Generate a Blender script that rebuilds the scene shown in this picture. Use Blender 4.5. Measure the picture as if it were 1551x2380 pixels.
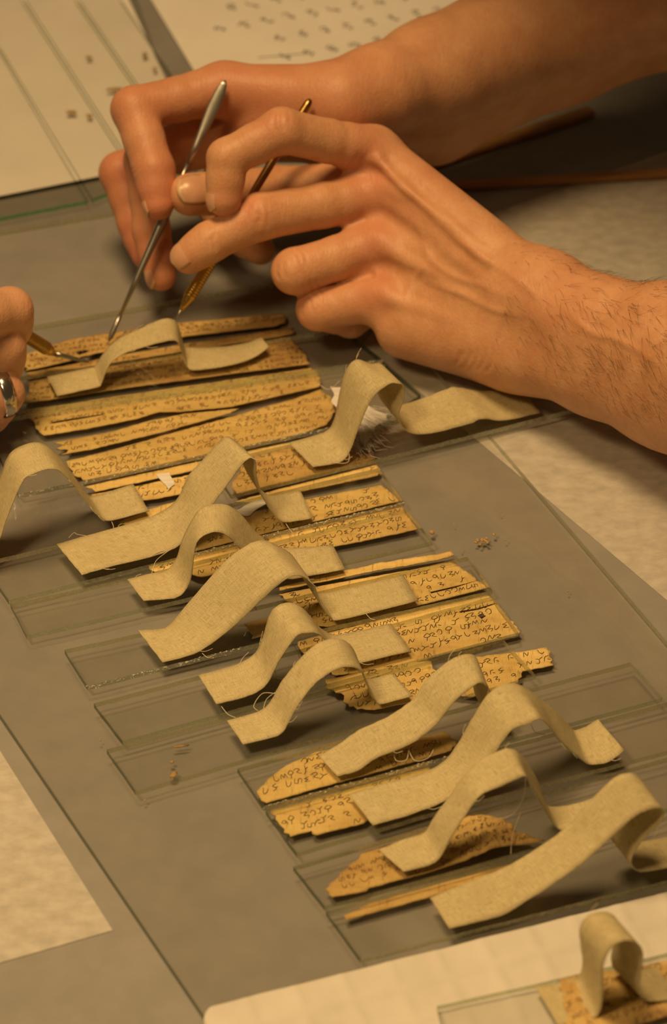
import bpy, bmesh, math, random
import numpy as np
from mathutils import Vector, noise, geometry, Matrix

random.seed(7)
SC = bpy.context.scene
COL = SC.collection
for o in list(bpy.data.objects):
    bpy.data.objects.remove(o)

# ------------------------------------------------------------------ camera
MM = 0.001
F, CX, CY = 6940.0, 775.5, 1190.0          # focal length and centre in pixels of the 1551x2380 frame
ELEV, DIST = math.radians(38.0), 1262.0    # all modelling in millimetres, scaled to metres when linked
CAM = Vector((0, -DIST * math.cos(ELEV), DIST * math.sin(ELEV)))
FWD = Vector((0, math.cos(ELEV), -math.sin(ELEV)))
UPV = Vector((0, math.sin(ELEV), math.cos(ELEV)))
RGT = Vector((1, 0, 0))
cd = bpy.data.cameras.new('camera')
cam = bpy.data.objects.new('camera', cd)
COL.objects.link(cam)
cam.location = CAM * MM
cam.rotation_euler = FWD.to_track_quat('-Z', 'Y').to_euler()
cd.sensor_fit = 'VERTICAL'
cd.sensor_height = 36.0
cd.lens = F / 2380.0 * 36.0
cd.clip_start, cd.clip_end = 0.05, 20
cd.dof.use_dof = True
cd.dof.focus_distance = 1.200
cd.dof.aperture_fstop = 11.0
SC.camera = cam

# ------------------------------------------------------------------ light
W = bpy.data.worlds.new('room')
SC.world = W
W.use_nodes = True
bg = W.node_tree.nodes['Background']
bg.inputs[0].default_value = (1.0, 0.62, 0.28, 1)
bg.inputs[1].default_value = 0.055


def area_light(name, loc, target, size, energy, color):
    l = bpy.data.lights.new(name, 'AREA')
    l.shape, l.size, l.energy, l.color = 'DISK', size, energy, color
    o = bpy.data.objects.new(name, l)
    COL.objects.link(o)
    o.location = loc
    o.rotation_euler = (Vector(target) - Vector(loc)).to_track_quat('-Z', 'Y').to_euler()
    return o


LAMP = (1.0, 0.63, 0.27)
area_light('ceiling_lamp', (-0.20, -0.02, 1.20), (-0.06, 0.0, 0.0), 0.38, 11.5, LAMP)
sp = bpy.data.lights.new('front_left_fill', 'SPOT')  # added fill spot brightening the front left, no known lamp there
sp.energy, sp.color, sp.shadow_soft_size = 18.0, LAMP, 0.09
sp.spot_size, sp.spot_blend = math.radians(46), 0.8
so = bpy.data.objects.new('front_left_fill', sp)
COL.objects.link(so)
so.location = (-0.35, -0.50, 0.85)
so.rotation_euler = (Vector((-0.10, -0.20, 0.0)) - so.location).to_track_quat('-Z', 'Y').to_euler()
SC.view_settings.view_transform = 'Standard'
SC.view_settings.look = 'None'
SC.view_settings.exposure = 0.0
SC.view_settings.gamma = 1.0
SC.view_settings.use_curve_mapping = False
SC.cycles.transparent_max_bounces = 32
SC.cycles.max_bounces = 8


# ------------------------------------------------------------------ helpers
def ray(px, py):
    return (FWD * F + RGT * (px - CX) + UPV * (CY - py)).normalized()


def P(px, py, z=0.0):
    d = ray(px, py)
    return CAM + d * ((z - CAM.z) / d.z)


def on_plane(px, py, a, b):
    """the point seen at a pixel that stands above the ground line a-b"""
    n = (b - a).cross(Vector((0, 0, 1))).normalized()
    d = ray(px, py)
    return CAM + d * ((a - CAM).dot(n) / d.dot(n))


def world_loc(o):
    w = np.zeros(3)
    while o is not None:
        w = w + np.array(o.location)
        o = o.parent
    return w


def mesh_obj(name, verts, faces, m, parent=None, smooth=False, uvs=None, mats=None, fmat=None, center=True):
    """verts in mm world space -> mesh object in metres with its origin at its base"""
    v = np.array([tuple(p) for p in verts], dtype=np.float64) * MM
    me = bpy.data.meshes.new(name)
    c = np.zeros(3)
    if center and parent is None and len(v):
        c = np.array([(v[:, 0].min() + v[:, 0].max()) / 2, (v[:, 1].min() + v[:, 1].max()) / 2, v[:, 2].min()])
    off = c if parent is None else world_loc(parent)
    me.from_pydata([tuple(p) for p in (v - off)], [], faces)
    for mm_ in (mats or [m]):
        me.materials.append(mm_)
    if fmat is not None:
        me.polygons.foreach_set('material_index', fmat)
    if smooth:
        me.polygons.foreach_set('use_smooth', [True] * len(me.polygons))
    if uvs is not None:
        ul = me.uv_layers.new(name='uv')
        for l in me.loops:
            ul.data[l.index].uv = uvs[l.vertex_index]
    me.update()
    o = bpy.data.objects.new(name, me)
    COL.objects.link(o)
    if parent is not None:
        o.parent = parent
    else:
        o.location = c
    return o


def empty(name, loc_mm, label, cat, group=None):
    o = bpy.data.objects.new(name, None)
    o.empty_display_size = 0.01
    COL.objects.link(o)
    o.location = Vector(loc_mm) * MM
    return tag(o, label, cat, group)


def tag(o, label, cat, group=None, kind=None):
    o['label'] = label
    o['category'] = cat
    if group:
        o['group'] = group
    if kind:
        o['kind'] = kind
    return o


# ------------------------------------------------------------------ materials
def nodes(name):
    m = bpy.data.materials.new(name)
    m.use_nodes = True
    nt = m.node_tree
    return m, nt, nt.nodes['Principled BSDF'], nt.nodes['Material Output']


def N(nt, t, **kw):
    n = nt.nodes.new(t)
    for k, v in kw.items():
        if hasattr(n, k):
            setattr(n, k, v)
        else:
            n.inputs[k.replace('_', ' ')].default_value = v
    return n


def coords(nt, kind='Object', scale=(1, 1, 1), rot=(0, 0, 0)):
    tc = nt.nodes.new('ShaderNodeTexCoord')
    mp = nt.nodes.new('ShaderNodeMapping')
    mp.inputs['Scale'].default_value = scale
    mp.inputs['Rotation'].default_value = rot
    nt.links.new(tc.outputs[kind], mp.inputs['Vector'])
    return mp.outputs['Vector']


def ramp(nt, fac, stops):
    r = nt.nodes.new('ShaderNodeValToRGB')
    el = r.color_ramp.elements
    while len(el) < len(stops):
        el.new(0.5)
    for e, (p, c) in zip(el, stops):
        e.position = p
        e.color = (*c, 1)
    nt.links.new(fac, r.inputs[0])
    return r.outputs[0]


def noise_tex(nt, vec, scale, detail=4, rough=0.6):
    n = nt.nodes.new('ShaderNodeTexNoise')
    n.inputs['Scale'].default_value = scale
    n.inputs['Detail'].default_value = detail
    n.inputs['Roughness'].default_value = rough
    nt.links.new(vec, n.inputs['Vector'])
    return n.outputs[0]


def bump(nt, height, strength, dist, normal=None):
    b = nt.nodes.new('ShaderNodeBump')
    b.inputs['Strength'].default_value = strength
    b.inputs['Distance'].default_value = dist
    nt.links.new(height, b.inputs['Height'])
    if normal is not None:
        nt.links.new(normal, b.inputs['Normal'])
    return b.outputs[0]


def mixc(nt, fac, a, b, mode='MIX'):
    m = nt.nodes.new('ShaderNodeMix')
    m.data_type = 'RGBA'
    m.blend_type = mode
    for s, v in ((0, fac), (6, a), (7, b)):
        if isinstance(v, (int, float)):
            m.inputs[s].default_value = v
        elif isinstance(v, tuple):
            m.inputs[s].default_value = (*v, 1)
        else:
            nt.links.new(v, m.inputs[s])
    return m.outputs[2]


def math_n(nt, op, a, b=0.0):
    m = nt.nodes.new('ShaderNodeMath')
    m.operation = op
    for s, v in ((0, a), (1, b)):
        if isinstance(v, (int, float)):
            m.inputs[s].default_value = v
        else:
            nt.links.new(v, m.inputs[s])
    return m.outputs[0]


def simple(name, stops, scale, rough=0.7, bstr=0.2, bdist=0.0003, stretch=(1, 1, 1), rot=0.0, metal=0.0, fine=None, spec=0.3):
    m, nt, b, out = nodes(name)
    v = coords(nt, 'Object', stretch, (0, 0, rot))
    n = noise_tex(nt, v, scale)
    nt.links.new(ramp(nt, n, stops), b.inputs['Base Color'])
    nf = noise_tex(nt, v, fine or scale * 6)
    nt.links.new(bump(nt, nf, bstr, bdist), b.inputs['Normal'])
    b.inputs['Roughness'].default_value = rough
    b.inputs['Metallic'].default_value = metal
    b.inputs['Specular IOR Level'].default_value = spec
    return m


M = {}
M['table'] = simple('grey table felt', [(0.3, (0.245, 0.243, 0.238)), (0.7, (0.285, 0.28, 0.27))], 60, 0.85, 0.3, 0.0003, fine=1800)
M['paper'] = simple('white paper', [(0.3, (0.82, 0.81, 0.78)), (0.7, (0.89, 0.88, 0.85))], 25, 0.8, 0.15, 0.0004, fine=300)
M['tissue'] = simple('white fibrous tissue', [(0.32, (0.40, 0.39, 0.36)), (0.68, (0.53, 0.515, 0.48))], 120, 0.9, 0.15, 0.0003, stretch=(1, 1.5, 1), fine=900)
M['towel'] = simple('white embossed towel', [(0.3, (0.58, 0.57, 0.53)), (0.7, (0.66, 0.65, 0.61))], 40, 0.9, 0.3, 0.0004, fine=700)
M['wood'] = simple('bamboo', [(0.3, (0.30, 0.15, 0.045)), (0.7, (0.46, 0.25, 0.08))], 60, 0.5, 0.3, 0.0003, stretch=(0.2, 3, 1))
M['ink'] = simple('dark brown ink', [(0.3, (0.10, 0.06, 0.03)), (0.7, (0.22, 0.13, 0.06))], 300, 0.7, 0.05, 0.0001)
M['ink_black'] = simple('black ink', [(0.3, (0.035, 0.027, 0.02)), (0.7, (0.12, 0.075, 0.04))], 300, 0.7, 0.05, 0.0001)
M['print'] = simple('grey pencil', [(0.3, (0.13, 0.12, 0.11)), (0.7, (0.2, 0.19, 0.17))], 300, 0.8, 0.05, 0.0001)
M['crumb'] = simple('bark crumb', [(0.3, (0.34, 0.22, 0.09)), (0.7, (0.56, 0.40, 0.18))], 500, 0.85, 0.5, 0.0004)
M['brass'] = simple('brass', [(0.3, (0.62, 0.40, 0.09)), (0.7, (0.78, 0.54, 0.16))], 90, 0.28, 0.1, 0.0001, metal=1.0)
M['bronze'] = simple('tarnished brass rod', [(0.3, (0.34, 0.20, 0.07)), (0.7, (0.50, 0.31, 0.10))], 120, 0.3, 0.1, 0.0001, metal=1.0)
M['steel'] = simple('steel', [(0.3, (0.38, 0.38, 0.35)), (0.7, (0.50, 0.50, 0.46))], 120, 0.36, 0.1, 0.0001, metal=1.0)
M['silver'] = simple('silver ring', [(0.3, (0.62, 0.60, 0.57)), (0.7, (0.75, 0.73, 0.70))], 90, 0.16, 0.05, 0.0001, metal=1.0)
M['thread'] = simple('linen thread', [(0.3, (0.62, 0.56, 0.44)), (0.7, (0.74, 0.68, 0.55))], 300, 0.9, 0.1, 0.0001)
M['hair'] = simple('body hair', [(0.3, (0.05, 0.03, 0.02)), (0.7, (0.10, 0.06, 0.03))], 300, 0.6, 0.05, 0.0001)
M['cotton'] = simple('white frayed fibre', [(0.3, (0.66, 0.66, 0.66)), (0.7, (0.86, 0.86, 0.85))], 120, 0.85, 0.8, 0.0006, stretch=(0.4, 4, 1), rot=-0.4, fine=500)
M['shirt'] = simple('dark shirt cloth', [(0.3, (0.03, 0.03, 0.035)), (0.7, (0.05, 0.05, 0.055))], 60, 0.9, 0.3, 0.0004, fine=900)


def bark_mat(name, lo, mid, hi, dark=0.5):
    m, nt, b, out = nodes(name)
    v = coords(nt, 'Object', (0.35, 1.6, 1), (0, 0, -0.38))
    v2 = coords(nt, 'Object', (1, 1, 1), (0, 0, -0.38))
    n = noise_tex(nt, v, 95, 6, 0.65)
    base = ramp(nt, n, [(0.28, lo), (0.48, mid), (0.72, hi)])
    st = noise_tex(nt, v2, 28, 3, 0.5)
    base = mixc(nt, ramp(nt, st, [(0.42, (0, 0, 0)), (0.68, (dark, dark, dark))]), base, (0.30, 0.165, 0.06))
    fl = noise_tex(nt, coords(nt, 'Object', (2.6, 0.5, 1), (0, 0, -0.38)), 260, 2, 0.5)
    base = mixc(nt, ramp(nt, fl, [(0.60, (0, 0, 0)), (0.72, (0.45, 0.45, 0.45))]), base, (0.22, 0.12, 0.05))
    nt.links.new(base, b.inputs['Base Color'])
    b.inputs['Roughness'].default_value = 0.75
    b.inputs['Specular IOR Level'].default_value = 0.25
    nb = noise_tex(nt, coords(nt, 'Object', (2.2, 0.6, 1), (0, 0, -0.38)), 330, 3, 0.6)
    nt.links.new(bump(nt, nb, 0.7, 0.0006), b.inputs['Normal'])
    return m


M['bark'] = bark_mat('birch bark', (0.56, 0.40, 0.14), (0.72, 0.545, 0.21), (0.82, 0.65, 0.29), 0.35)
M['bark_dark'] = bark_mat('darkened birch bark', (0.38, 0.24, 0.09), (0.60, 0.43, 0.165), (0.74, 0.56, 0.23), 0.6)


def linen():
    m, nt, b, out = nodes('unbleached linen tape')
    uv = coords(nt, 'UV', (1, 1, 1))
    n1 = noise_tex(nt, coords(nt, 'UV', (0.10, 1.6, 1)), 2.2, 3, 0.6)     # slubs along the tape
    n2 = noise_tex(nt, coords(nt, 'UV', (1.6, 0.12, 1)), 2.0, 3, 0.6)     # slubs across
    n3 = noise_tex(nt, uv, 0.09, 3, 0.5)
    mixn = math_n(nt, 'ADD', math_n(nt, 'MULTIPLY', n1, 0.5), math_n(nt, 'MULTIPLY', n2, 0.5))
    base = ramp(nt, mixn, [(0.36, (0.45, 0.385, 0.21)), (0.5, (0.70, 0.625, 0.375)), (0.64, (0.82, 0.75, 0.49))])
    base = mixc(nt, ramp(nt, n3, [(0.40, (0, 0, 0)), (0.75, (0.5, 0.5, 0.5))]), base, (0.62, 0.53, 0.31))
    nt.links.new(base, b.inputs['Base Color'])
    b.inputs['Roughness'].default_value = 0.9
    b.inputs['Specular IOR Level'].default_value = 0.15
    sx = nt.nodes.new('ShaderNodeSeparateXYZ')
    nt.links.new(uv, sx.inputs[0])
    wx = math_n(nt, 'SINE', math_n(nt, 'MULTIPLY', sx.outputs[0], 11.0))
    wy = math_n(nt, 'SINE', math_n(nt, 'MULTIPLY', sx.outputs[1], 11.0))
    h = math_n(nt, 'ADD', math_n(nt, 'MULTIPLY', math_n(nt, 'MULTIPLY', wx, wy), 0.5), math_n(nt, 'MULTIPLY', mixn, 1.6))
    nt.links.new(bump(nt, h, 0.5, 0.0003), b.inputs['Normal'])
    tr = nt.nodes.new('ShaderNodeBsdfTranslucent')
    nt.links.new(base, tr.inputs[0])
    mx = nt.nodes.new('ShaderNodeMixShader')
    mx.inputs[0].default_value = 0.22
    nt.links.new(b.outputs[0], mx.inputs[1])
    nt.links.new(tr.outputs[0], mx.inputs[2])
    nt.links.new(mx.outputs[0], out.inputs[0])
    return m


M['linen'] = linen()


def glass(name, tint, rough, gloss, scatter=0.0, scol=(0.5, 0.6, 0.45), bscale=0.0, bdist=0.0002):
    m = bpy.data.materials.new(name)
    m.use_nodes = True
    nt = m.node_tree
    nt.nodes.clear()
    out = nt.nodes.new('ShaderNodeOutputMaterial')
    t = nt.nodes.new('ShaderNodeBsdfTransparent')
    t.inputs[0].default_value = (*tint, 1)
    g = nt.nodes.new('ShaderNodeBsdfGlossy')
    g.inputs['Roughness'].default_value = rough
    lw = nt.nodes.new('ShaderNodeLayerWeight')      # Schlick reflectance, the same from both sides of a face
    lw.inputs[0].default_value = 0.5
    sch = math_n(nt, 'ADD', math_n(nt, 'MULTIPLY', math_n(nt, 'POWER', lw.outputs['Facing'], 5.0), 0.96), 0.04)
    fac = math_n(nt, 'MINIMUM', math_n(nt, 'MULTIPLY', sch, gloss), 1.0)
    mx = nt.nodes.new('ShaderNodeMixShader')
    nt.links.new(fac, mx.inputs[0])
    src = t.outputs[0]
    if scatter:
        df = nt.nodes.new('ShaderNodeBsdfDiffuse')
        df.inputs[0].default_value = (*scol, 1)
        m2 = nt.nodes.new('ShaderNodeMixShader')
        v = coords(nt, 'Object', (1, 1, 1))
        nz = noise_tex(nt, v, 420, 3, 0.7)
        f2 = math_n(nt, 'MULTIPLY', ramp(nt, nz, [(0.35, (0.5, 0.5, 0.5)), (0.7, (1, 1, 1))]), scatter)
        nt.links.new(f2, m2.inputs[0])
        nt.links.new(src, m2.inputs[1])
        nt.links.new(df.outputs[0], m2.inputs[2])
        src = m2.outputs[0]
    if bscale:
        v = coords(nt, 'Object', (1, 1, 1))
        nb = bump(nt, noise_tex(nt, v, bscale, 4, 0.7), 1.0, bdist)
        nt.links.new(nb, g.inputs['Normal'])
    nt.links.new(src, mx.inputs[1])
    nt.links.new(g.outputs[0], mx.inputs[2])
    nt.links.new(mx.outputs[0], out.inputs[0])
    return m


M['glass'] = glass('clear sheet glass', (0.985, 0.985, 0.975), 0.02, 1.0)
M['glass_edge'] = glass('cut glass edge', (0.72, 0.80, 0.66), 0.10, 5.0, 0.5, (0.70, 0.74, 0.56), 320, 0.0015)
M['glass_edge_dark'] = glass('cut glass edge deep green', (0.28, 0.34, 0.24), 0.15, 1.2, 0.10, (0.25, 0.35, 0.2), 500, 0.0003)
M['glass_edge_pale'] = glass('pale glass edge', (0.74, 0.78, 0.62), 0.15, 3.0, 0.5, (0.74, 0.72, 0.50), 300, 0.0003)


def skin(name, c_lo, c_hi, c_red, attr='flush'):
    m, nt, b, out = nodes(name)
    v = coords(nt, 'Object')
    n = noise_tex(nt, v, 75, 4, 0.6)
    base = ramp(nt, n, [(0.3, c_lo), (0.7, c_hi)])
    n2 = noise_tex(nt, v, 420, 3, 0.6)
    base = mixc(nt, ramp(nt, n2, [(0.45, (0, 0, 0)), (0.75, (0.30, 0.30, 0.30))]), base, c_red)
    at = nt.nodes.new('ShaderNodeAttribute')
    at.attribute_name = attr
    base = mixc(nt, math_n(nt, 'MULTIPLY', at.outputs['Fac'], 0.75), base, c_red)
    nt.links.new(base, b.inputs['Base Color'])
    b.inputs['Roughness'].default_value = 0.47
    b.inputs['Specular IOR Level'].default_value = 0.40
    b.inputs['Subsurface Weight'].default_value = 0.16
    b.inputs['Subsurface Radius'].default_value = (1.0, 0.35, 0.18)
    b.inputs['Subsurface Scale'].default_value = 0.003
    vo = nt.nodes.new('ShaderNodeTexVoronoi')
    vo.inputs['Scale'].default_value = 900
    nt.links.new(coords(nt, 'Object', (1.0, 0.55, 1)), vo.inputs['Vector'])
    wr = noise_tex(nt, coords(nt, 'Object', (2.4, 0.6, 0.8), (0, 0, 0.35)), 330, 3, 0.6)
    h = math_n(nt, 'ADD', math_n(nt, 'MULTIPLY', vo.outputs[0], 0.35), wr)
    nt.links.new(bump(nt, h, 0.38, 0.0006), b.inputs['Normal'])
    return m


M['skin'] = skin('skin', (0.58, 0.30, 0.16), (0.71, 0.41, 0.24), (0.62, 0.23, 0.145))
M['skin_b'] = skin('skin of second person', (0.60, 0.34, 0.20), (0.70, 0.42, 0.26), (0.62, 0.28, 0.18))
M['nail'] = simple('fingernail', [(0.3, (0.60, 0.34, 0.21)), (0.7, (0.66, 0.39, 0.25))], 90, 0.30, 0.1, 0.0001, spec=0.5)
M['nail_tip'] = simple('fingernail free edge', [(0.3, (0.66, 0.47, 0.29)), (0.7, (0.72, 0.53, 0.34))], 90, 0.35, 0.1, 0.0001, spec=0.5)


# ------------------------------------------------------------------ generic shapes
def slab(name, corners_px, ztop, thick, m, label=None, cat=None, group=None, edges=None, parent=None, wob=0.0, sub=10):
    """a flat plate with a top outline given at height ztop (mm)"""
    pts = [P(x, y, ztop) for x, y in corners_px]
    area = sum(pts[i].x * pts[(i + 1) % len(pts)].y - pts[(i + 1) % len(pts)].x * pts[i].y for i in range(len(pts)))
    order = list(range(len(pts)))
    eds = list(edges) if edges else None
    if area < 0:
        pts.reverse()
        if eds:
            eds = eds[::-1]
            eds = eds[1:] + eds[:1]
    rim, em = [], []
    for i in range(len(pts)):
        a, b = pts[i], pts[(i + 1) % len(pts)]
        L = (b - a).length
        k = max(1, int(L / sub)) if wob else 1
        for j in range(k):
            q = a.lerp(b, j / k)
            if wob and j:
                nn = Vector((b.y - a.y, a.x - b.x, 0)).normalized()
                q = q + nn * (wob * noise.noise(Vector((q.x * 0.15, q.y * 0.15, 3.1))))
            rim.append(q)
            em.append(eds[i] if eds else 1)
    n = len(rim)
    verts = rim + [Vector((q.x, q.y, ztop - thick)) for q in rim]
    faces = [tuple(range(n)), tuple(range(2 * n - 1, n - 1, -1))]
    fm = [0, 0]
    for i in range(n):
        j = (i + 1) % n
        faces.append((i, i + n, j + n, j))
        fm.append(em[i])
    mats = m if isinstance(m, list) else [m, m]
    o = mesh_obj(name, verts, faces, None, parent, mats=mats, fmat=[min(f, len(mats) - 1) for f in fm])
    if label:
        tag(o, label, cat, group)
    rg = random.Random(int(abs(pts[0].x * 13 + pts[0].y * 7)))
    CV, CF = [], []
    for i in range(n):                      # tiny chips added to imitate sparkle along the rim
        if em[i] != 4:
            continue
        a, b = rim[i], rim[(i + 1) % n]
        d = (b - a).normalized()
        w = Vector((d.y, -d.x, 0))
        L = (b - a).length
        for k in range(int(L / 0.55)):
            if rg.random() < 0.25 or noise.noise(Vector((a.x * 0.05 + k * 0.03, a.y * 0.05, 1))) < -0.25:
                continue
            c = a.lerp(b, rg.random()) + w * rg.uniform(-0.25, 0.15) + Vector((0, 0, rg.uniform(-1.3, -0.1)))
            sz = rg.uniform(0.25, 0.62)
            k0 = len(CV)
            for q in ((1, 0, 0), (-0.6, 0.8, 0), (-0.6, -0.8, 0), (0, 0, 1)):
                v = Vector(q) + Vector((rg.uniform(-.4, .4), rg.uniform(-.4, .4), rg.uniform(-.4, .4)))
                CV.append(c + (d * v.x * 1.4 + w * v.y * 0.5 + Vector((0, 0, v.z * 0.8))) * sz)
            CF += [(k0, k0 + 2, k0 + 1), (k0, k0 + 1, k0 + 3), (k0 + 1, k0 + 2, k0 + 3), (k0 + 2, k0, k0 + 3)]
    if CV:
        mesh_obj('sparkle_rim', CV, CF, M['glints'], o)['kind'] = 'stuff'
    return o


def tube(path, radii, sides=8, cap=True):
    """verts and faces of a tube along 3d points"""
    pts = [Vector(p) for p in path]
    n = len(pts)
    V, Fc = [], []
    prev = None
    for i, p in enumerate(pts):
        t = (pts[min(i + 1, n - 1)] - pts[max(i - 1, 0)]).normalized()
        if prev is None:
            a = t.orthogonal().normalized()
        else:
            a = (prev - t * prev.dot(t)).normalized()
        prev = a
        b = t.cross(a)
        r = radii[i] if hasattr(radii, '__len__') else radii
        for k in range(sides):
            an = 2 * math.pi * k / sides
            V.append(p + (a * math.cos(an) + b * math.sin(an)) * r)
    for i in range(n - 1):
        for k in range(sides):
            k2 = (k + 1) % sides
            Fc.append((i * sides + k, i * sides + k2, (i + 1) * sides + k2, (i + 1) * sides + k))
    if cap:
        Fc.append(tuple(range(sides - 1, -1, -1)))
        Fc.append(tuple((n - 1) * sides + k for k in range(sides)))
    return V, Fc


def catmull(pts, per=6):
    out = []
    n = len(pts)
    for i in range(n - 1):
        p0, p1, p2, p3 = pts[max(i - 1, 0)], pts[i], pts[i + 1], pts[min(i + 2, n - 1)]
        for j in range(per):
            t = j / per
            out.append(0.5 * ((2 * p1) + (p2 - p0) * t + (2 * p0 - 5 * p1 + 4 * p2 - p3) * t * t + (3 * p1 - p0 - 3 * p2 + p3) * t ** 3))
    out.append(pts[-1].copy())
    return out


# ------------------------------------------------------------------ the setting: table, papers, large plates
ZT = 0.0
def box_mm(name, x0, x1, y0, y1, z0, z1, m):
    V = [Vector((x, y, z)) for z in (z0, z1) for x, y in ((x0, y0), (x1, y0), (x1, y1), (x0, y1))]
    Fc = [(3, 2, 1, 0), (4, 5, 6, 7), (0, 1, 5, 4), (1, 2, 6, 5), (2, 3, 7, 6), (3, 0, 4, 7)]
    return mesh_obj(name, V, Fc, m)


def box_mm_p(name, parent, x0, x1, y0, y1, z0, z1, m):
    V = [Vector((x, y, z)) for z in (z0, z1) for x, y in ((x0, y0), (x1, y0), (x1, y1), (x0, y1))]
    return mesh_obj(name, V, [(3, 2, 1, 0), (4, 5, 6, 7), (0, 1, 5, 4), (1, 2, 6, 5), (2, 3, 7, 6), (3, 0, 4, 7)], m, parent)


fl = box_mm('floor', -2200, 2200, -2000, 2400, -770, -740, M['wood'])
fl['kind'] = 'structure'
tb = empty('work_table', (-255, 200, -740), 'grey felt covered work table under all the glass and papers', 'table')
box_mm_p('table_top', tb, -900, 390, -700, 1100, -30, 0, M['table'])
for lx in (-870, 310):
    for ly in (-670, 1020):
        box_mm_p('leg', tb, lx, lx + 50, ly, ly + 50, -740, -30, M['wood'])

slab('tissue_sheet', [(0 - 700, 850), (-8, 1732), (262, 2162), (-60, 2255), (-700, 2420)], 0.35, 0.3, M['tissue'],
     'white tissue sheet lying at the left edge beside the large glass plate', 'tissue')
slab('tissue_sheet', [(845, 800), (1551, 1395), (2000, 1775), (2000, 200), (1551, 352), (1324, 433), (1143, 497), (960, 640)], 0.35, 0.3,
     M['tissue'], 'white tissue sheet on the table under the hairy forearm', 'tissue')

PLATE_T = 3.0
m_, nt_, b_, o_ = nodes('glass chips')  # bright shiny facets standing in for refracted sparkle on glass edges
b_.inputs['Base Color'].default_value = (0.80, 0.83, 0.72, 1)
b_.inputs['Roughness'].default_value = 0.12
b_.inputs['Specular IOR Level'].default_value = 1.0
b_.inputs['Coat Weight'].default_value = 1.0
M['glints'] = m_
M['glass_edge_sparkle'] = glass('sparkle glass edge', (0.60, 0.68, 0.58), 0.16, 12.0, 0.55, (0.78, 0.82, 0.70), 260, 0.004)  # pale scatter and boosted gloss put in as edge sparkle
M['glass_edge_green'] = glass('green glass edge', (0.30, 0.62, 0.34), 0.12, 2.0, 0.5, (0.22, 0.60, 0.28), 200, 0.0003)
GM = [M['glass'], M['glass_edge'], M['glass_edge_dark'], M['glass_edge_pale'], M['glass_edge_sparkle'], M['glass_edge_green']]
slab('glass_plate', [(-640, 885), (815, 624), (1100, 965), (1551, 1492), (2300, 2370), (1500, 2560), (640, 2605), (440, 2310), (0, 1660)],
     PLATE_T, 2.8, GM, 'large thin glass plate on the grey table carrying the bark strips', 'glass plate',
     edges=[3, 1, 1, 1, 1, 1, 2, 2, 2])
slab('glass_plate', [(-500, 620), (0, 537), (270, 491), (478, 455), (318, 0), (100, -500), (-900, -500)], 2.6, 2.4, GM,
     'glass plate at the far left under the white sheet and long glass slips', 'glass plate', edges=[3, 3, 3, 2, 2, 1, 1])
slab('paper_sheet', [(-500, 545), (10, 453), (221, 411), (470, 365), (300, 0), (60, -500), (-900, -500)], 3.0, 0.3, M['paper'],
     'blank white sheet at the upper left under narrow glass slips', 'paper')

# long glass slips on the white sheet, running away from the camera
slipsx = [((-330, -400), (-250, -400), (95, 478), (-30, 503)), ]
slip_lines = [[(-330, -420), (0, 110), (215, 462)], [(-215, -420), (60, 0), (330, 415)], [(-85, -420), (185, 0), (450, 385)], [(0, -420), (290, 0), (520, 340)]]
SL = ['glass slip on the white sheet nearest the left edge', 'glass slip with two tan crumbs beside the leftmost slip',
      'glass slip on the white sheet with a dark brown crumb', 'glass slip on the white sheet nearest the written page']
slab('glass_slip', [(-480, -420), (-150, 110), (-10, 508), (205, 466), (-4, 112), (-338, -420)], 5.2, 2.0, GM, SL[0], 'glass slip',
     edges=[2, 2, 5, 2, 2, 2])
for i in range(3):
    a, b = slip_lines[i], slip_lines[i + 1]
    slab('glass_slip', [a[0], a[1], a[2], (b[2][0] - 8, b[2][1] + 3), (b[1][0] - 8, b[1][1]), (b[0][0] - 8, b[0][1])], 5.2, 2.0, GM, SL[i + 1],
         'glass slip', edges=[1, 2, 5, 2, 1, 1])

# the written page
page = slab('written_page', [(352, 0), (500, 245), (1190, 110), (830, -520), (60, -520)], 1.6, 0.4, M['paper'],
            'white page with rows of handwritten characters behind the far hand', 'page')

# wooden sticks
def stick(px0, px1, wpx, z, h, label):
    a, b = P(*px0, z), P(*px1, z)
    d = (b - a).normalized()
    s = Vector((-d.y, d.x, 0))
    V, Fc = [], []
    K = 14
    for i in range(K + 1):
        t = i / K
        p = a.lerp(b, t)
        w = wpx / 2 * (1 + 0.05 * noise.noise(Vector((i * 0.7, 2, 1))))
        for (u, v) in ((-1, 0), (-1, 0.7), (-0.7, 1), (0.7, 1), (1, 0.7), (1, 0)):
            V.append(p + s * (u * w) + Vector((0, 0, v * h + 0.15 * math.sin(i * 0.9))))
    for i in range(K):
        for k in range(6):
            k2 = (k + 1) % 6
            Fc.append((i * 6 + k, (i + 1) * 6 + k, (i + 1) * 6 + k2, i * 6 + k2))
    Fc += [tuple(range(6)), tuple(K * 6 + k for k in range(5, -1, -1))]
    o = mesh_obj('wooden_stick', V, Fc, M['wood'])
    return tag(o, label, 'stick', 'wooden sticks')


stick((985, 392), (1372, 263), 8.0, 1.0, 3.0, 'short flat bamboo stick lying along the far forearm')
stick((960, 440), (1720, 398), 6.5, 1.0, 2.6, 'long brown bamboo stick crossing behind the hairy forearm')

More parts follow.
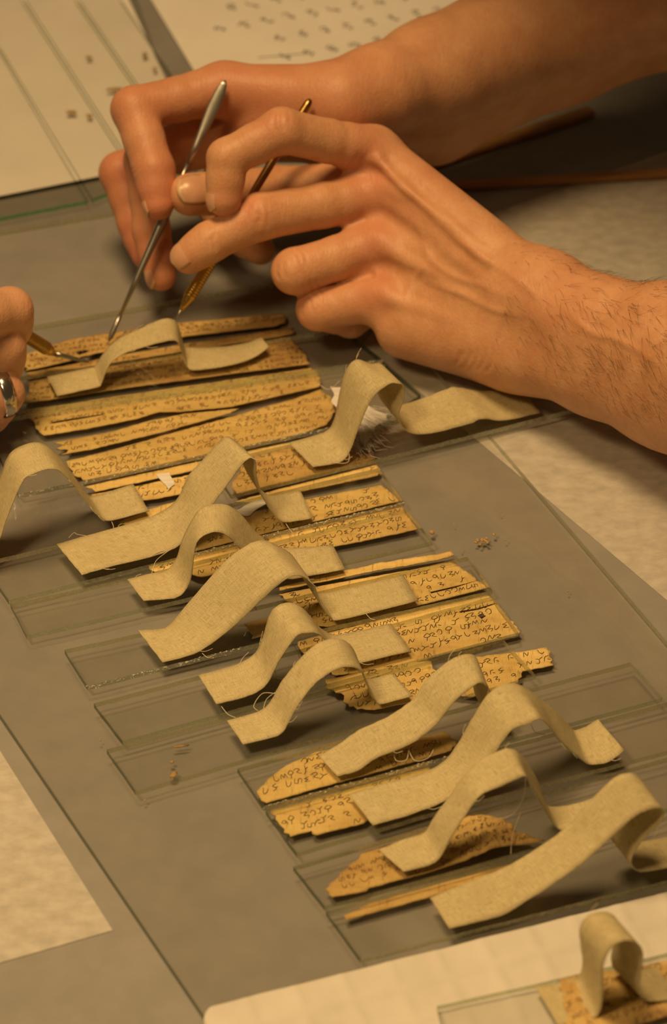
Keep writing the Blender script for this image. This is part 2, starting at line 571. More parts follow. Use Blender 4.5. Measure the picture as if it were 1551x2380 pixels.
# ------------------------------------------------------------------ glyphs
GLY = [
    [[(0, 1), (.1, .3), (.5, 0), (.8, .3)]], [[(0, .8), (.5, 1), (.8, .7), (.3, .4), (.9, 0)]], [[(0, 1), (.4, .5), (0, 0)], [(.4, .5), (.9, .6)]],
    [[(0, .55), (.3, .95), (.7, .8), (.7, .2), (.35, 0)]], [[(.5, 1), (.1, .6), (.5, .3), (.9, .6), (.5, 1)], [(.5, .3), (.4, -.3)]],
    [[(0, .1), (.3, .9), (.55, .2), (.9, .8)]], [[(0, .9), (.7, .9), (.2, .4), (.8, .3), (.5, -.1)]],
    [[(.1, 1), (.1, 0), (.6, .1), (.8, .6)]], [[(0, .2), (.3, .9), (.5, .3), (.8, .9), (.9, .1)]], [[(.5, 1.2), (.4, .2), (.05, -.25)], [(.4, .5), (.85, .75)]],
    [[(0, .1), (.4, 0), (.5, .6), (.1, .8)], [(.5, .6), (1, .9)]], [[(.8, 1), (.2, .8), (.6, .5), (.1, .2), (.7, 0)]],
    [[(0, .7), (.3, 1), (.6, .7), (.3, .4), (0, .7)], [(.6, .7), (.7, 0)]], [[(.1, 0), (.3, .7), (.8, .8)], [(.5, .3), (.9, .1)]],
    [[(.8, 1), (.3, .7), (.7, .3), (.2, 0)], [(.5, .5), (.95, .45)]], [[(.1, .9), (.0, .3), (.4, .1), (.5, .7), (.9, .6), (.8, 0)]],
]


def stroke_mesh(polys, width, zf):
    V, Fc = [], []
    for poly in polys:
        pts = catmull([Vector((x, y, 0)) for x, y in poly], 3) if len(poly) > 2 else [Vector((*poly[0], 0)), Vector((*((poly[0][0] + poly[1][0]) / 2, (poly[0][1] + poly[1][1]) / 2), 0)), Vector((*poly[1], 0))]
        b0 = len(V)
        n = len(pts)
        for i, p in enumerate(pts):
            t = (pts[min(i + 1, n - 1)] - pts[max(i - 1, 0)])
            if t.length < 1e-6:
                t = Vector((1, 0, 0))
            t.normalize()
            s = Vector((-t.y, t.x, 0))
            w = width * (0.65 + 0.5 * math.sin(math.pi * (i + 0.6) / n))
            for q in (p + s * w / 2, p - s * w / 2):
                V.append(Vector((q.x, q.y, zf(q.x, q.y))))
        for i in range(n - 1):
            Fc.append((b0 + 2 * i, b0 + 2 * i + 1, b0 + 2 * i + 3, b0 + 2 * i + 2))
    return V, Fc


def glyph_at(rng, o, du, dv, size, gid=None):
    g = GLY[rng.randrange(len(GLY)) if gid is None else gid]
    jx, jy, sl = rng.uniform(-.06, .06), rng.uniform(-.15, .15), rng.uniform(0.0, .4)
    sx, sy = size * rng.uniform(0.7, 1.0), size * rng.uniform(0.65, 1.0)
    return [[(o[0] + du[0] * (x + sl * y + jx) * sx + dv[0] * (y + jy) * sy, o[1] + du[1] * (x + sl * y + jx) * sx + dv[1] * (y + jy) * sy) for x, y in st] for st in g]


rng = random.Random(11)
polys = []
p0, pc, pr = P(525, 22, 1.6), P(578, 13, 1.6), P(556, 64, 1.6)
eu, ev = pc - p0, pr - p0
du, dv = (eu.normalized().x, eu.normalized().y), (-ev.normalized().x, -ev.normalized().y)
for r in range(-3, 5):
    for c in range(-1 if r > 0 else 0, 10):
        if r == 2 and c < 1:
            continue
        q = p0 + eu * (c + (1.7 if r > 2 else 0)) + ev * (r * 0.94)
        polys += glyph_at(rng, (q.x, q.y), du, dv, 5.6)
        polys += glyph_at(rng, (q.x + 3.5, q.y - 1.5), du, dv, 3.4)
a, b = P(600, 134, 1.6), P(720, 124, 1.6)
polys.append([(a.x, a.y), (b.x, b.y)])
V, Fc = stroke_mesh(polys, 0.85, lambda x, y: 1.66)
mesh_obj('handwriting', V, Fc, M['print'], page)['kind'] = 'stuff'


# ------------------------------------------------------------------ birch-bark pieces
def inside(pt, poly):
    x, y = pt
    c = False
    j = len(poly) - 1
    for i in range(len(poly)):
        xi, yi = poly[i]
        xj, yj = poly[j]
        if (yi > y) != (yj > y) and x < (xj - xi) * (y - yi) / (yj - yi + 1e-12) + xi:
            c = not c
        j = i
    return c


def bark(label, px, slope=-0.22, z=3.15, dark=False, relief=0.35, lines=True, size=3.2, pitch=5.2, seed=0, jag=0.55, grid=1.7, ink='ink',
         bulge=None, holes=(), lift=0.0, flip=False, margin=0.9, skip=0.13, zwrite=None):
    rg = random.Random(seed * 31 + 5)
    zt = z + 0.5
    base = [P(x, y, zt) for x, y in px]
    a, b = P(600, 1200, zt), P(700, 1200 + 100 * slope, zt)
    u = (b - a).normalized()
    du, dv = (u.x, u.y), (-u.y, u.x)
    # outline with a ragged torn edge
    out = []
    n = len(base)
    for i in range(n):
        p, q = base[i], base[(i + 1) % n]
        L = (q - p).length
        k = max(1, int(L / 1.5))
        d = (q - p).normalized()
        s = Vector((d.y, -d.x, 0))
        along = abs(d.x * du[0] + d.y * du[1])
        amp = jag * (0.5 if along > 0.9 else 2.4)
        for j in range(k):
            w = p.lerp(q, j / k)
            f = 1.0 if j else 0.3
            off = (noise.noise(Vector((w.x * 0.5, w.y * 0.5, seed))) + 0.7 * noise.noise(Vector((w.x * 1.3, w.y * 1.3, seed + 9)))) * amp * f
            w2 = w + s * off
            out.append((w2.x, w2.y))
    xs, ys = [p[0] for p in out], [p[1] for p in out]
    pts = list(out)
    # interior points on a slanted grid
    cx, cy = sum(xs) / len(xs), sum(ys) / len(ys)
    R = max(max(xs) - min(xs), max(ys) - min(ys))
    m = int(R / grid) + 2
    arr = np.array(out)
    for i in range(-m, m):
        for j in range(-m, m):
            x = cx + du[0] * i * grid + dv[0] * j * grid * 0.8 + rg.uniform(-.3, .3)
            y = cy + du[1] * i * grid + dv[1] * j * grid * 0.8 + rg.uniform(-.3, .3)
            if min(xs) < x < max(xs) and min(ys) < y < max(ys) and inside((x, y), out):
                if ((arr[:, 0] - x) ** 2 + (arr[:, 1] - y) ** 2).min() > 0.5:
                    pts.append((x, y))
    nb = len(out)
    cons = [(i, (i + 1) % nb) for i in range(nb)]
    hp = []
    for hole in holes:
        q = [P(x, y, zt) for x, y in hole]
        q = [(p.x, p.y) for p in q]
        hp.append(q)
        pts = pts[:nb] + [p for p in pts[nb:] if not inside(p, q)]
    for q in hp:
        k0 = len(pts)
        pts += q
        cons += [(k0 + i, k0 + (i + 1) % len(q)) for i in range(len(q))]
    res = geometry.delaunay_2d_cdt([Vector(p) for p in pts], cons, [list(range(nb))], 1, 1e-5)
    bxs = [p.x for p in base]

    def zf(x, y):
        uu, vv = x * du[0] + y * du[1], x * dv[0] + y * dv[1]
        h = noise.noise(Vector((uu * 0.32, vv * 0.12, seed * 3.3))) * 0.6 + noise.noise(Vector((uu * 0.10, vv * 0.55, seed * 1.7))) * 0.8
        h += 0.25 * noise.noise(Vector((uu * 0.9, vv * 0.9, seed)))
        h = relief * (0.5 + 0.5 * h)
        if bulge:
            for (bx, by, br, bh) in bulge:
                c = P(bx, by, zt)
                d2 = ((x - c.x) ** 2 + (y - c.y) ** 2) / (br * br)
                h += bh * math.exp(-d2) * (0.8 + 0.35 * noise.noise(Vector((x * 0.35, y * 0.35, 5))))
        return zt + max(0.0, h) + lift * 0

    V = [Vector((p.x, p.y, zf(p.x, p.y))) for p in res[0]]
    Fc = []
    for f in res[2]:
        q = [V[i] for i in f]
        cc = ((q[0].x + q[1].x + q[2].x) / 3, (q[0].y + q[1].y + q[2].y) / 3)
        if any(inside(cc, hq) for hq in hp):
            continue
        if (q[1] - q[0]).cross(q[2] - q[0]).z < 0:
            f = list(f)[::-1]
        Fc.append(tuple(f))
    o = mesh_obj('bark_strip', V, Fc, M['bark_dark' if dark else 'bark'], smooth=True)
    mod = o.modifiers.new('thickness', 'SOLIDIFY')
    mod.thickness = 0.45 * MM
    mod.offset = -1
    tag(o, label, 'bark strip', 'inscribed birch bark strips')
    if lines:
        us = [x * du[0] + y * du[1] for x, y in out]
        vs = [x * dv[0] + y * dv[1] for x, y in out]
        strokes = []
        v = max(vs) - 0.6 - size * 0.9
        while v > min(vs) - size:
            uu = min(us) + rg.uniform(0.5, 2)
            ph = rg.uniform(0, 6)
            while uu < max(us):
                vv = v + 0.5 * math.sin(uu * 0.06 + ph)
                og = (du[0] * uu + dv[0] * vv, du[1] * uu + dv[1] * vv)
                if rg.random() > skip:
                    g = glyph_at(rg, og, du, dv, size * (1 if not flip else -1))
                    ok = all(inside(p, out) and ((arr[:, 0] - p[0]) ** 2 + (arr[:, 1] - p[1]) ** 2).min() > margin * 0.4 for st in g for p in st)
                    if ok:
                        strokes += g
                uu += size * rg.uniform(0.72, 1.0)
            v -= pitch * rg.uniform(0.92, 1.06)
        if strokes:
            V, Fc = stroke_mesh(strokes, 0.27, lambda x, y: zf(x, y) + 0.13)
            mesh_obj('writing', V, Fc, M[ink], o)['kind'] = 'stuff'
    return o


BARKS = [
    ('topmost bark strip of the upper stack, under the silver tool tip', dict(px=[(52, 826), (110, 806), (170, 790), (290, 770), (400, 752), (560, 738), (640, 730), (662, 731), (664, 746), (645, 757), (430, 782), (330, 803), (215, 826), (150, 843), (60, 862)], slope=-0.16, z=3.4, dark=True, size=2.6, pitch=3.8, bulge=[(200, 812, 14, 1.0)], holes=[[(176, 822), (196, 816), (210, 818), (200, 824), (184, 828)]])),
    ('thin dark bark sliver second from top of the upper stack', dict(px=[(58, 868), (150, 851), (280, 826), (430, 800), (560, 780), (650, 766), (684, 763), (683, 775), (640, 784), (430, 816), (240, 848), (78, 878)], slope=-0.16, z=3.2, dark=True, lines=True, size=2.2, pitch=3.6)),
    ('wide bark strip under both ends of the topmost linen tape', dict(px=[(62, 888), (240, 854), (430, 822), (640, 790), (672, 783), (690, 802), (714, 832), (722, 846), (560, 866), (240, 909), (130, 927), (50, 938), (72, 914)], slope=-0.15, dark=True, size=2.6, pitch=3.8, margin=0.4)),
    ('bark strip with a long dark crack below the upper glass edge', dict(px=[(62, 966), (52, 958), (240, 926), (560, 880), (722, 856), (738, 864), (744, 890), (742, 899), (640, 922), (534, 946), (420, 957), (372, 957), (325, 972), (200, 997), (102, 1012), (84, 996), (80, 980)], slope=-0.16, size=3.1, pitch=4.6, holes=[[(120, 981), (170, 972), (240, 962), (240, 965), (172, 977), (122, 985)]])),
    ('wedge shaped bark sliver with a ragged left end in the upper stack', dict(px=[(126, 1029), (250, 1006), (350, 978), (430, 962), (556, 950), (534, 961), (379, 1004), (215, 1044), (142, 1056), (160, 1046), (132, 1042), (150, 1034)], slope=-0.19, size=3.0, pitch=4.4)),
    ('wide written bark strip above the sparkling glass edge', dict(px=[(154, 1073), (270, 1044), (379, 1013), (534, 970), (690, 926), (744, 906), (770, 924), (783, 952), (760, 986), (700, 1010), (640, 1022), (485, 1056), (330, 1090), (200, 1116), (172, 1106), (165, 1090)], slope=-0.2, size=3.2, pitch=4.7)),
    ('narrow light bark sliver right under the sparkling glass edge', dict(px=[(198, 1132), (330, 1102), (485, 1069), (640, 1036), (690, 1026), (695, 1034), (600, 1058), (500, 1082), (430, 1098), (330, 1120), (222, 1143), (214, 1136)], slope=-0.2, lines=False)),
    ('bark piece with a pale scrap beside the left tape end', dict(px=[(212, 1150), (330, 1128), (438, 1104), (452, 1110), (448, 1130), (440, 1144), (360, 1160), (300, 1166), (226, 1168)], slope=-0.2, size=3.6, pitch=5, ink='ink_black')),
    ('small torn bark sliver behind the widest linen tape', dict(px=[(278, 1214), (340, 1186), (428, 1160), (446, 1166), (420, 1182), (300, 1222)], slope=-0.28, lines=False, jag=0.9)),
    ('bark piece under the near end of the right hand tape', dict(px=[(560, 1086), (590, 1056), (690, 1036), (770, 1058), (866, 1054), (873, 1066), (760, 1096), (640, 1126), (552, 1148), (538, 1132)], slope=-0.23, size=3.6, pitch=5.2, dark=True, ink='ink_black')),
    ('bark strip below the long glass edge with a straight dark lower edge', dict(px=[(548, 1166), (640, 1140), (760, 1110), (876, 1080), (886, 1092), (878, 1105), (790, 1124), (700, 1142), (600, 1172)], slope=-0.23, size=2.8, pitch=4.2)),
    ('written bark strip framed by a short clear glass end', dict(px=[(450, 1256), (560, 1198), (700, 1164), (800, 1144), (888, 1128), (912, 1148), (932, 1164), (800, 1196), (640, 1234), (520, 1264), (440, 1284)], slope=-0.23, size=3.6, pitch=5.0, ink='ink_black')),
    ('wavy written bark strip ending at the bright glass end', dict(px=[(346, 1316), (420, 1300), (520, 1276), (640, 1248), (800, 1210), (934, 1178), (955, 1202), (972, 1230), (880, 1250), (780, 1270), (640, 1304), (470, 1341), (440, 1332), (362, 1332)], slope=-0.23, size=3.6, pitch=5.0, ink='ink_black')),
    ('narrow bark rib lying along a glass edge above the crumbs', dict(px=[(650, 1368), (740, 1342), (880, 1312), (1050, 1284), (1056, 1294), (960, 1314), (870, 1330), (760, 1352), (650, 1374)], slope=-0.22, lines=False, relief=1.2)),
    ('bark piece with a stepped right edge beside the tape end', dict(px=[(648, 1382), (760, 1360), (870, 1340), (960, 1324), (1045, 1307), (1066, 1316), (1080, 1326), (1106, 1344), (1136, 1366), (1010, 1398), (900, 1426), (760, 1458), (700, 1442), (690, 1410)], slope=-0.23, size=3.5, pitch=5, ink='ink_black', holes=[[(1000, 1376), (1060, 1362), (1110, 1350), (1060, 1366), (1002, 1380)]])),
    ('small square bark scrap behind a linen loop', dict(px=[(568, 1452), (623, 1436), (660, 1440), (640, 1471), (586, 1484), (582, 1468)], slope=-0.23, size=4.2, pitch=6, ink='ink_black', margin=0.4)),
    ('large bark piece with a black hole near its right end', dict(px=[(692, 1492), (760, 1472), (880, 1442), (1010, 1412), (1134, 1384), (1160, 1412), (1204, 1462), (1205, 1476), (1100, 1504), (960, 1540), (870, 1558), (780, 1570), (724, 1530), (700, 1512)], slope=-0.25, size=3.7, pitch=5.2, ink='ink_black', holes=[[(1110, 1431), (1121, 1427), (1131, 1432), (1120, 1439)], [(1068, 1421), (1110, 1414), (1150, 1402), (1152, 1405), (1112, 1418), (1070, 1425)]])),
    ('jagged bark piece with a notched tip pointing right', dict(px=[(757, 1580), (800, 1572), (880, 1552), (960, 1538), (1004, 1538), (1016, 1560), (1040, 1562), (1105, 1527), (1220, 1514), (1270, 1504), (1288, 1546), (1216, 1560), (1206, 1586), (1100, 1618), (1050, 1612), (960, 1630), (870, 1650), (812, 1642), (792, 1612), (756, 1598)], slope=-0.22, size=3.6, pitch=5.2, ink='ink_black', jag=0.8)),
    ('rounded bark piece with a pointed left end under a glass slip', dict(px=[(597, 1840), (630, 1806), (664, 1780), (735, 1748), (860, 1728), (1000, 1710), (1035, 1700), (1062, 1726), (1050, 1744), (900, 1788), (760, 1826), (620, 1866), (606, 1860)], slope=-0.26, size=3.6, pitch=5.2, ink='ink_black')),
    ('short bark piece with a notched lower edge under a wide tape', dict(px=[(628, 1886), (800, 1838), (1000, 1782), (1010, 1800), (900, 1870), (845, 1914), (780, 1930), (736, 1941), (725, 1930), (674, 1945), (650, 1916)], slope=-0.26, size=3.6, pitch=5.2, ink='ink_black')),
    ('crumpled humped bark piece between the two lowest tapes', dict(px=[(756, 2068), (800, 2024), (846, 1982), (990, 1936), (1060, 1916), (1120, 1903), (1188, 1922), (1202, 1942), (1266, 1955), (1180, 1980), (990, 2030), (858, 2064), (852, 2072), (772, 2086)], slope=-0.26, size=2.8, pitch=4.2, dark=True, bulge=[(1110, 1950, 13, 5.0), (1160, 1960, 9, 2.5)], relief=0.7)),
    ('narrow bark sliver at the front under the lowest tape', dict(px=[(800, 2128), (860, 2100), (990, 2064), (1180, 2010), (1210, 2010), (1080, 2058), (990, 2088), (806, 2138)], slope=-0.26, lines=False, dark=True)),
]
for i, (lab, kw) in enumerate(BARKS):
    bark(lab, seed=i + 1, **kw)

# hole in the large bark piece, and dark cracks, are little gaps seen as dark flakes
# pale fibre scraps
def scrap(label, px, z, m, jag=1.0, seed=0):
    o = slab('fibre_scrap', px, z + 0.25, 0.2, M[m], label, 'scrap', wob=jag * 2, sub=1.2)
    return o


TUFT = scrap('white frayed fibre tuft beside the crossing linen tape', [(768, 898), (800, 902), (850, 940), (905, 962), (884, 984), (862, 1012), (848, 1036), (838, 1010), (800, 992), (786, 960)], 2.95 + 4.3, 'cotton', 1.3)
fr = random.Random(21)
HV, HF = [], []
ends = [P(x, y, 7.4) for x, y in ((862, 1012), (848, 1036), (884, 984), (838, 1010), (905, 962))]
for k in range(150):
    e = fr.choice(ends) + Vector((fr.gauss(0, 3), fr.gauss(0, 4), 0))
    d = (e - P(790, 930, 7.4)).normalized()
    L = fr.uniform(5, 13)
    q = [e - d * L * .6, e, e + d * L * .4 + Vector((fr.gauss(0, 1.5), fr.gauss(0, 1.5), fr.uniform(0, 2)))]
    for w in q:
        w.z = max(7.4, w.z + fr.uniform(0, 0.6))
    v, f = tube(q, [0.10, 0.09, 0.03], 3, False)
    b0 = len(HV)
    HV += v
    HF += [tuple(i + b0 for i in g) for g in f]
mesh_obj('fibres', HV, HF, M['cotton'], TUFT)['kind'] = 'stuff'
scrap('small pale scrap on the bark beside the left tape end', [(364, 1102), (394, 1098), (406, 1126), (392, 1138)], 4.2, 'cotton', 0.4)
scrap('pale torn scrap behind the widest linen tape', [(548, 1186), (618, 1152), (628, 1164), (574, 1200)], 4.2, 'cotton', 0.6)

# ------------------------------------------------------------------ narrow glass slips holding the bark
ZS, TS = 7.0, 2.3
SLIPS = [
    ('glass slip across the upper stack with a dark right end', [(-70, 893), (290, 838), (798, 764), (831, 790), (890, 836), (830, 843), (68, 951), (-40, 968)], [3, 1, 2, 2, 4, 1, 4, 1]),
    ('glass slip with a sparkling near edge under the upper stack', [(-40, 984), (68, 962), (830, 852), (896, 846), (978, 917), (905, 963), (640, 1020), (195, 1117), (43, 1149)], [1, 1, 1, 2, 2, 4, 4, 4, 2]),
    ('long glass slip reaching under the wrist and tape', [(486, 1078), (640, 1040), (905, 980), (1262, 890), (1338, 949), (875, 1067), (640, 1124), (537, 1150)], [1, 1, 1, 2, 1, 1, 1, 2]),
    ('glass slip at the left edge under the widest tape', [(-42, 1308), (135, 1266), (880, 1088), (940, 1167), (640, 1237), (410, 1296), (20, 1395)], [3, 3, 3, 4, 4, 1, 2]),
    ('scratched glass slip with a smudged left end', [(24, 1404), (307, 1342), (944, 1182), (1006, 1258), (450, 1386), (62, 1477)], [3, 3, 3, 1, 1, 2]),
    ('clear glass slip with a deep green left end below the smudged one', [(150, 1510), (355, 1465), (1086, 1294), (1145, 1372), (560, 1504), (203, 1594)], [3, 3, 3, 1, 4, 2]),
    ('glass slip over the large bark piece with a black hole', [(218, 1635), (640, 1524), (1146, 1386), (1206, 1470), (700, 1606), (285, 1722)], [3, 3, 1, 1, 1, 2]),
    ('glass slip with two tan bark splinters near its left end', [(248, 1742), (290, 1731), (1172, 1488), (1246, 1569), (900, 1668), (315, 1838)], [3, 3, 3, 3, 3, 2]),
    ('glass slip with its whole right end showing', [(552, 1786), (1231, 1601), (1466, 1539), (1540, 1622), (1050, 1755), (612, 1874)], [3, 3, 1, 1, 4, 2]),
    ('glass slip below the sparkling edge running off the right side', [(618, 1884), (1551, 1632), (1800, 1566), (1870, 1656), (1551, 1745), (996, 1891), (690, 1982)], [3, 3, 1, 3, 3, 3, 2]),
    ('glass slip over the crumpled bark piece', [(682, 2014), (1230, 1852), (1900, 1662), (1960, 1752), (1390, 1930), (755, 2106)], [3, 3, 1, 1, 1, 2]),
    ('frontmost glass slip against the white towel', [(758, 2118), (1390, 1942), (1980, 1776), (2060, 1920), (1551, 2046), (838, 2228)], [1, 1, 1, 3, 3, 2]),
]
for lab, c, e in SLIPS:
    slab('glass_slip', c, ZS, TS, GM, lab, 'glass slip', 'glass slips over the bark strips', edges=e, wob=0.35, sub=5)

# ------------------------------------------------------------------ embossed white towel at the front right
def towel():
    zb = 3.1
    o0 = P(452, 2336, 6.0)
    ub = (P(1800, 1999, 6.0) - o0)
    LU = ub.length
    u = ub.normalized()
    v = Vector((u.y, -u.x, 0))
    LV = 190.0
    st = 1.6
    nu, nv = int(LU / st), int(LV / st)
    V, Fc, idx = [], [], {}
    R = 12.0
    for i in range(nu + 1):
        for j in range(nv + 1):
            a, b = i * st, j * st
            # rounded near-left corner
            if a < R and b < R and math.hypot(R - a, R - b) > R:
                f = R / math.hypot(R - a, R - b)
                a, b = R - (R - a) * f, R - (R - b) * f
            fu, fv = (a / 17.5) % 1.0, (b / 15.5) % 1.0
            du_, dv_ = min(fu, 1 - fu) * 17.5, min(fv, 1 - fv) * 15.5
            rid = max(math.exp(-(du_ / 2.0) ** 2), math.exp(-(dv_ / 2.0) ** 2))
            e = min(a, b)
            edge = 1 - math.exp(-(e / 1.6) ** 2) if e < 6 else 1
            z = 3.4 + 2.3 * edge + 0.75 * rid * edge + 0.35 * noise.noise(Vector((a * 0.06, b * 0.06, 4)))
            p = o0 + u * a + v * b
            idx[i, j] = len(V)
            V.append(Vector((p.x, p.y, z)))
    for i in range(nu):
        for j in range(nv):
            Fc.append((idx[i, j], idx[i, j + 1], idx[i + 1, j + 1], idx[i + 1, j]))
    o = mesh_obj('paper_towel', V, Fc, M['towel'], smooth=True)
    md = o.modifiers.new('thickness', 'SOLIDIFY')
    md.thickness = 0.5 * MM
    md.offset = -1
    tag(o, 'white embossed paper towel with a square grid at the front edge', 'paper towel')


towel()
slab('glass_slip', [(1016, 2338), (1250, 2286), (1700, 2180), (1760, 2300), (1050, 2470)], 9.6, 2.2, GM,
     'blurred glass slip lying on the white paper towel', 'glass slip', edges=[1, 1, 1, 1, 2], wob=0.3, sub=5)
bark('blurred bark piece on the paper towel at lower right', [(1300, 2278), (1380, 2262), (1480, 2250), (1640, 2216), (1680, 2330), (1500, 2376), (1330, 2420)], slope=-0.24, z=9.7, dark=True, seed=40, relief=0.8, size=3.2)

# ------------------------------------------------------------------ linen tapes
def tape(label, pairs, z0=7.35, z1=None, per=5, seed=0, threads=(), cols=8):
    z1 = z0 if z1 is None else z1
    fa, fb = P(*pairs[0][1], z0), P(*pairs[-1][1], z1)
    first = pairs[0][0]
    ba = P(*first, z0)
    if pairs[-1][0] is None:
        bb = fb + (ba - fa)
    else:
        bb = P(*pairs[-1][0], z1)
    Fp, Bp = [], []
    n = len(pairs)
    for i, (bk, fr) in enumerate(pairs):
        zl = z0 + (z1 - z0) * i / (n - 1)
        lim = min(z0, z1)

        def solve(q, a, b):
            w = on_plane(q[0], q[1], a, b)
            if w.z < lim + 0.3:
                w = P(q[0], q[1], lim + 0.15)
            return w
        Fp.append(fa if i == 0 else fb if i == n - 1 else solve(fr, fa, fb))
        if i == 0:
            Bp.append(ba)
        elif i == n - 1:
            Bp.append(bb)
        else:
            Bp.append(None if bk is None else solve(bk, ba, bb))
    for i in range(n):
        if Bp[i] is None:
            j = max(k for k in range(i) if pairs[k][0] is not None or k == 0)
            k = min(q for q in range(i + 1, n) if pairs[q][0] is not None or q == n - 1)
            wj, wk = Bp[j] - Fp[j], Bp[k] - Fp[k]
            Bp[i] = Fp[i] + wj.lerp(wk, (i - j) / (k - j))
            if Bp[i].z < lim + 0.15:
                Bp[i].z = lim + 0.15
    cf, cb = catmull(Fp, per), catmull(Bp, per)
    for c in (cf, cb):
        for p in c:
            p.z = max(p.z, lim)
    rows = len(cf)
    V, UV, Fc = [], [], []
    s = 0.0
    for i in range(rows):
        if i:
            s += ((cf[i] + cb[i]) / 2 - (cf[i - 1] + cb[i - 1]) / 2).length
        w = (cb[i] - cf[i])
        wl = w.length
        for c in range(cols + 1):
            t = c / cols
            p = cf[i] + w * t
            if c in (0, cols):
                p = p + w.normalized() * (0.28 * noise.noise(Vector((s * 0.5, c, seed))) + 0.10 * noise.noise(Vector((s * 2.0, c, seed))))
            if i in (0, rows - 1):
                tan = (cf[1] - cf[0]).normalized() if i == 0 else (cf[-1] - cf[-2]).normalized()
                p = p + tan * 0.25 * noise.noise(Vector((c * 1.3, i, seed)))
            p = p + Vector((0, 0, 0.18 * (1 + noise.noise(Vector((s * 0.12, t * 2.0, seed + 3))))))
            V.append(p)
            UV.append((s + seed * 37.0, t * wl + seed * 11.0))
    C = cols + 1
    for i in range(rows - 1):
        for c in range(cols):
            Fc.append((i * C + c, (i + 1) * C + c, (i + 1) * C + c + 1, i * C + c + 1))
    o = mesh_obj('linen_tape', V, Fc, M['linen'], smooth=True, uvs=UV)
    md = o.modifiers.new('thickness', 'SOLIDIFY')
    md.thickness = 0.38 * MM
    md.offset = 0
    tag(o, label, 'linen tape', 'linen tapes')
    for k, th in enumerate(threads):
        pts = catmull([P(x, y, z) for x, y, z in th], 6)
        tv, tf = tube(pts, 0.13, 5)
        mesh_obj('loose_thread', tv, tf, M['thread'], o, smooth=True)
    rg = random.Random(seed + 100)
    # short frayed ends along the edges
    for k in range(5):
        i = rg.randrange(2, rows - 2)
        side = rg.choice((0, cols))
        p = V[i * C + side]
        outw = (p - V[i * C + cols // 2]).normalized()
        tan = (cf[i + 1] - cf[i - 1]).normalized()
        L = rg.uniform(2, 6)
        q = [p, p + outw * L * 0.3 + tan * L * 0.3, p + outw * L * 0.45 + tan * L * 0.8 + Vector((0, 0, rg.uniform(-.2, .8)))]
        for w in q:
            w.z = max(w.z, z0)
        tv, tf = tube(catmull([Vector(w) for w in q], 4), 0.10, 4)
        mesh_obj('loose_thread', tv, tf, M['thread'], o, smooth=True)
    return o


tape('topmost linen tape arched beside the silver tool tip', [((110, 877), (133, 921)), ((205, 857), (222, 902)), ((222, 850), (236, 892)), ((238, 826), (247, 862)), ((252, 808), (262, 840)), ((281, 785), (295, 820)), ((325, 765), (350, 803)), ((372, 744), (398, 792)), ((398, 742), (414, 797)), ((413, 755), (421, 814)), ((422, 785), (434, 848)), ((437, 808), (450, 861)), ((523, 806), (530, 851)), ((575, 797), (588, 833)), ((608, 785), (626, 807))], seed=1, z1=9.0)
tape('linen tape crossing to the right into the shadow of the wrist', [((672, 1030), (728, 1086)), ((752, 1006), (788, 1076)), ((776, 980), (812, 1052)), ((788, 924), (832, 1000)), ((804, 864), (860, 936)), ((828, 837), (884, 908)), ((860, 846), (912, 891)), (None, (938, 897)), (None, (938, 930)), (None, (927, 968)), (None, (948, 1004)), ((950, 938), (1000, 1008)), ((1040, 905), (1090, 986)), ((1066, 902), (1122, 974)), ((1120, 910), (1172, 978)), ((1212, 904), (1256, 960))], seed=2,
     threads=[[(742, 893, 9), (765, 905, 10), (790, 885, 16)], [(812, 1050, 10), (808, 1075, 9), (770, 1075, 8)]])
tape('linen tape arched high at the left edge of the picture', [((-170, 1262), (-130, 1340)), ((-70, 1238), (-45, 1312)), ((-28, 1190), (-5, 1262)), ((0, 1113), (18, 1200)), ((18, 1064), (52, 1121)), ((39, 1043), (77, 1102)), ((75, 1030), (111, 1092)), ((103, 1034), (137, 1095)), ((130, 1055), (165, 1121)), ((155, 1085), (191, 1154)), ((180, 1120), (214, 1183)), ((200, 1147), (232, 1202)), ((222, 1153), (258, 1211)), ((310, 1126), (346, 1188))], seed=3,
     threads=[[(258, 1208, 8), (264, 1225, 7.5), (262, 1238, 7.5)]])
tape('widest linen tape rising steeply over the middle bark strips', [((132, 1266), (190, 1337)), ((174, 1254), (256, 1318)), ((256, 1231), (351, 1295)), ((351, 1202), (417, 1268)), ((409, 1165), (450, 1223)), ((438, 1107), (491, 1177)), ((471, 1070), (528, 1128)), ((508, 1029), (561, 1082)), ((528, 1016), (576, 1068)), ((545, 1025), (588, 1066)), (None, (595, 1078)), (None, (597, 1111)), (None, (611, 1153)), (None, (632, 1190)), (None, (662, 1214)), ((698, 1140), (727, 1205))], seed=4,
     threads=[[(160, 1250, 8), (172, 1238, 9), (180, 1242, 9), (205, 1246, 8)], [(345, 1296, 8), (372, 1282, 9), (400, 1276, 9), (420, 1262, 10)], [(662, 1212, 8), (672, 1228, 7.5), (680, 1238, 7.5)]])
tape('linen tape with a shaded narrow left leg and pale crest', [((296, 1348), (334, 1397)), ((350, 1334), (405, 1391)), ((385, 1328), (432, 1372)), ((410, 1300), (445, 1340)), ((424, 1256), (451, 1290)), ((445, 1213), (460, 1258)), ((464, 1185), (482, 1242)), ((496, 1173), (506, 1237)), ((530, 1176), (530, 1247)), ((558, 1195), (550, 1268)), ((588, 1230), (580, 1300)), ((612, 1252), (620, 1332)), ((650, 1275), (680, 1346)), ((774, 1268), (802, 1324))], seed=5,
     threads=[[(352, 1336, 8), (362, 1305, 9), (385, 1285, 9), (400, 1275, 10)]])
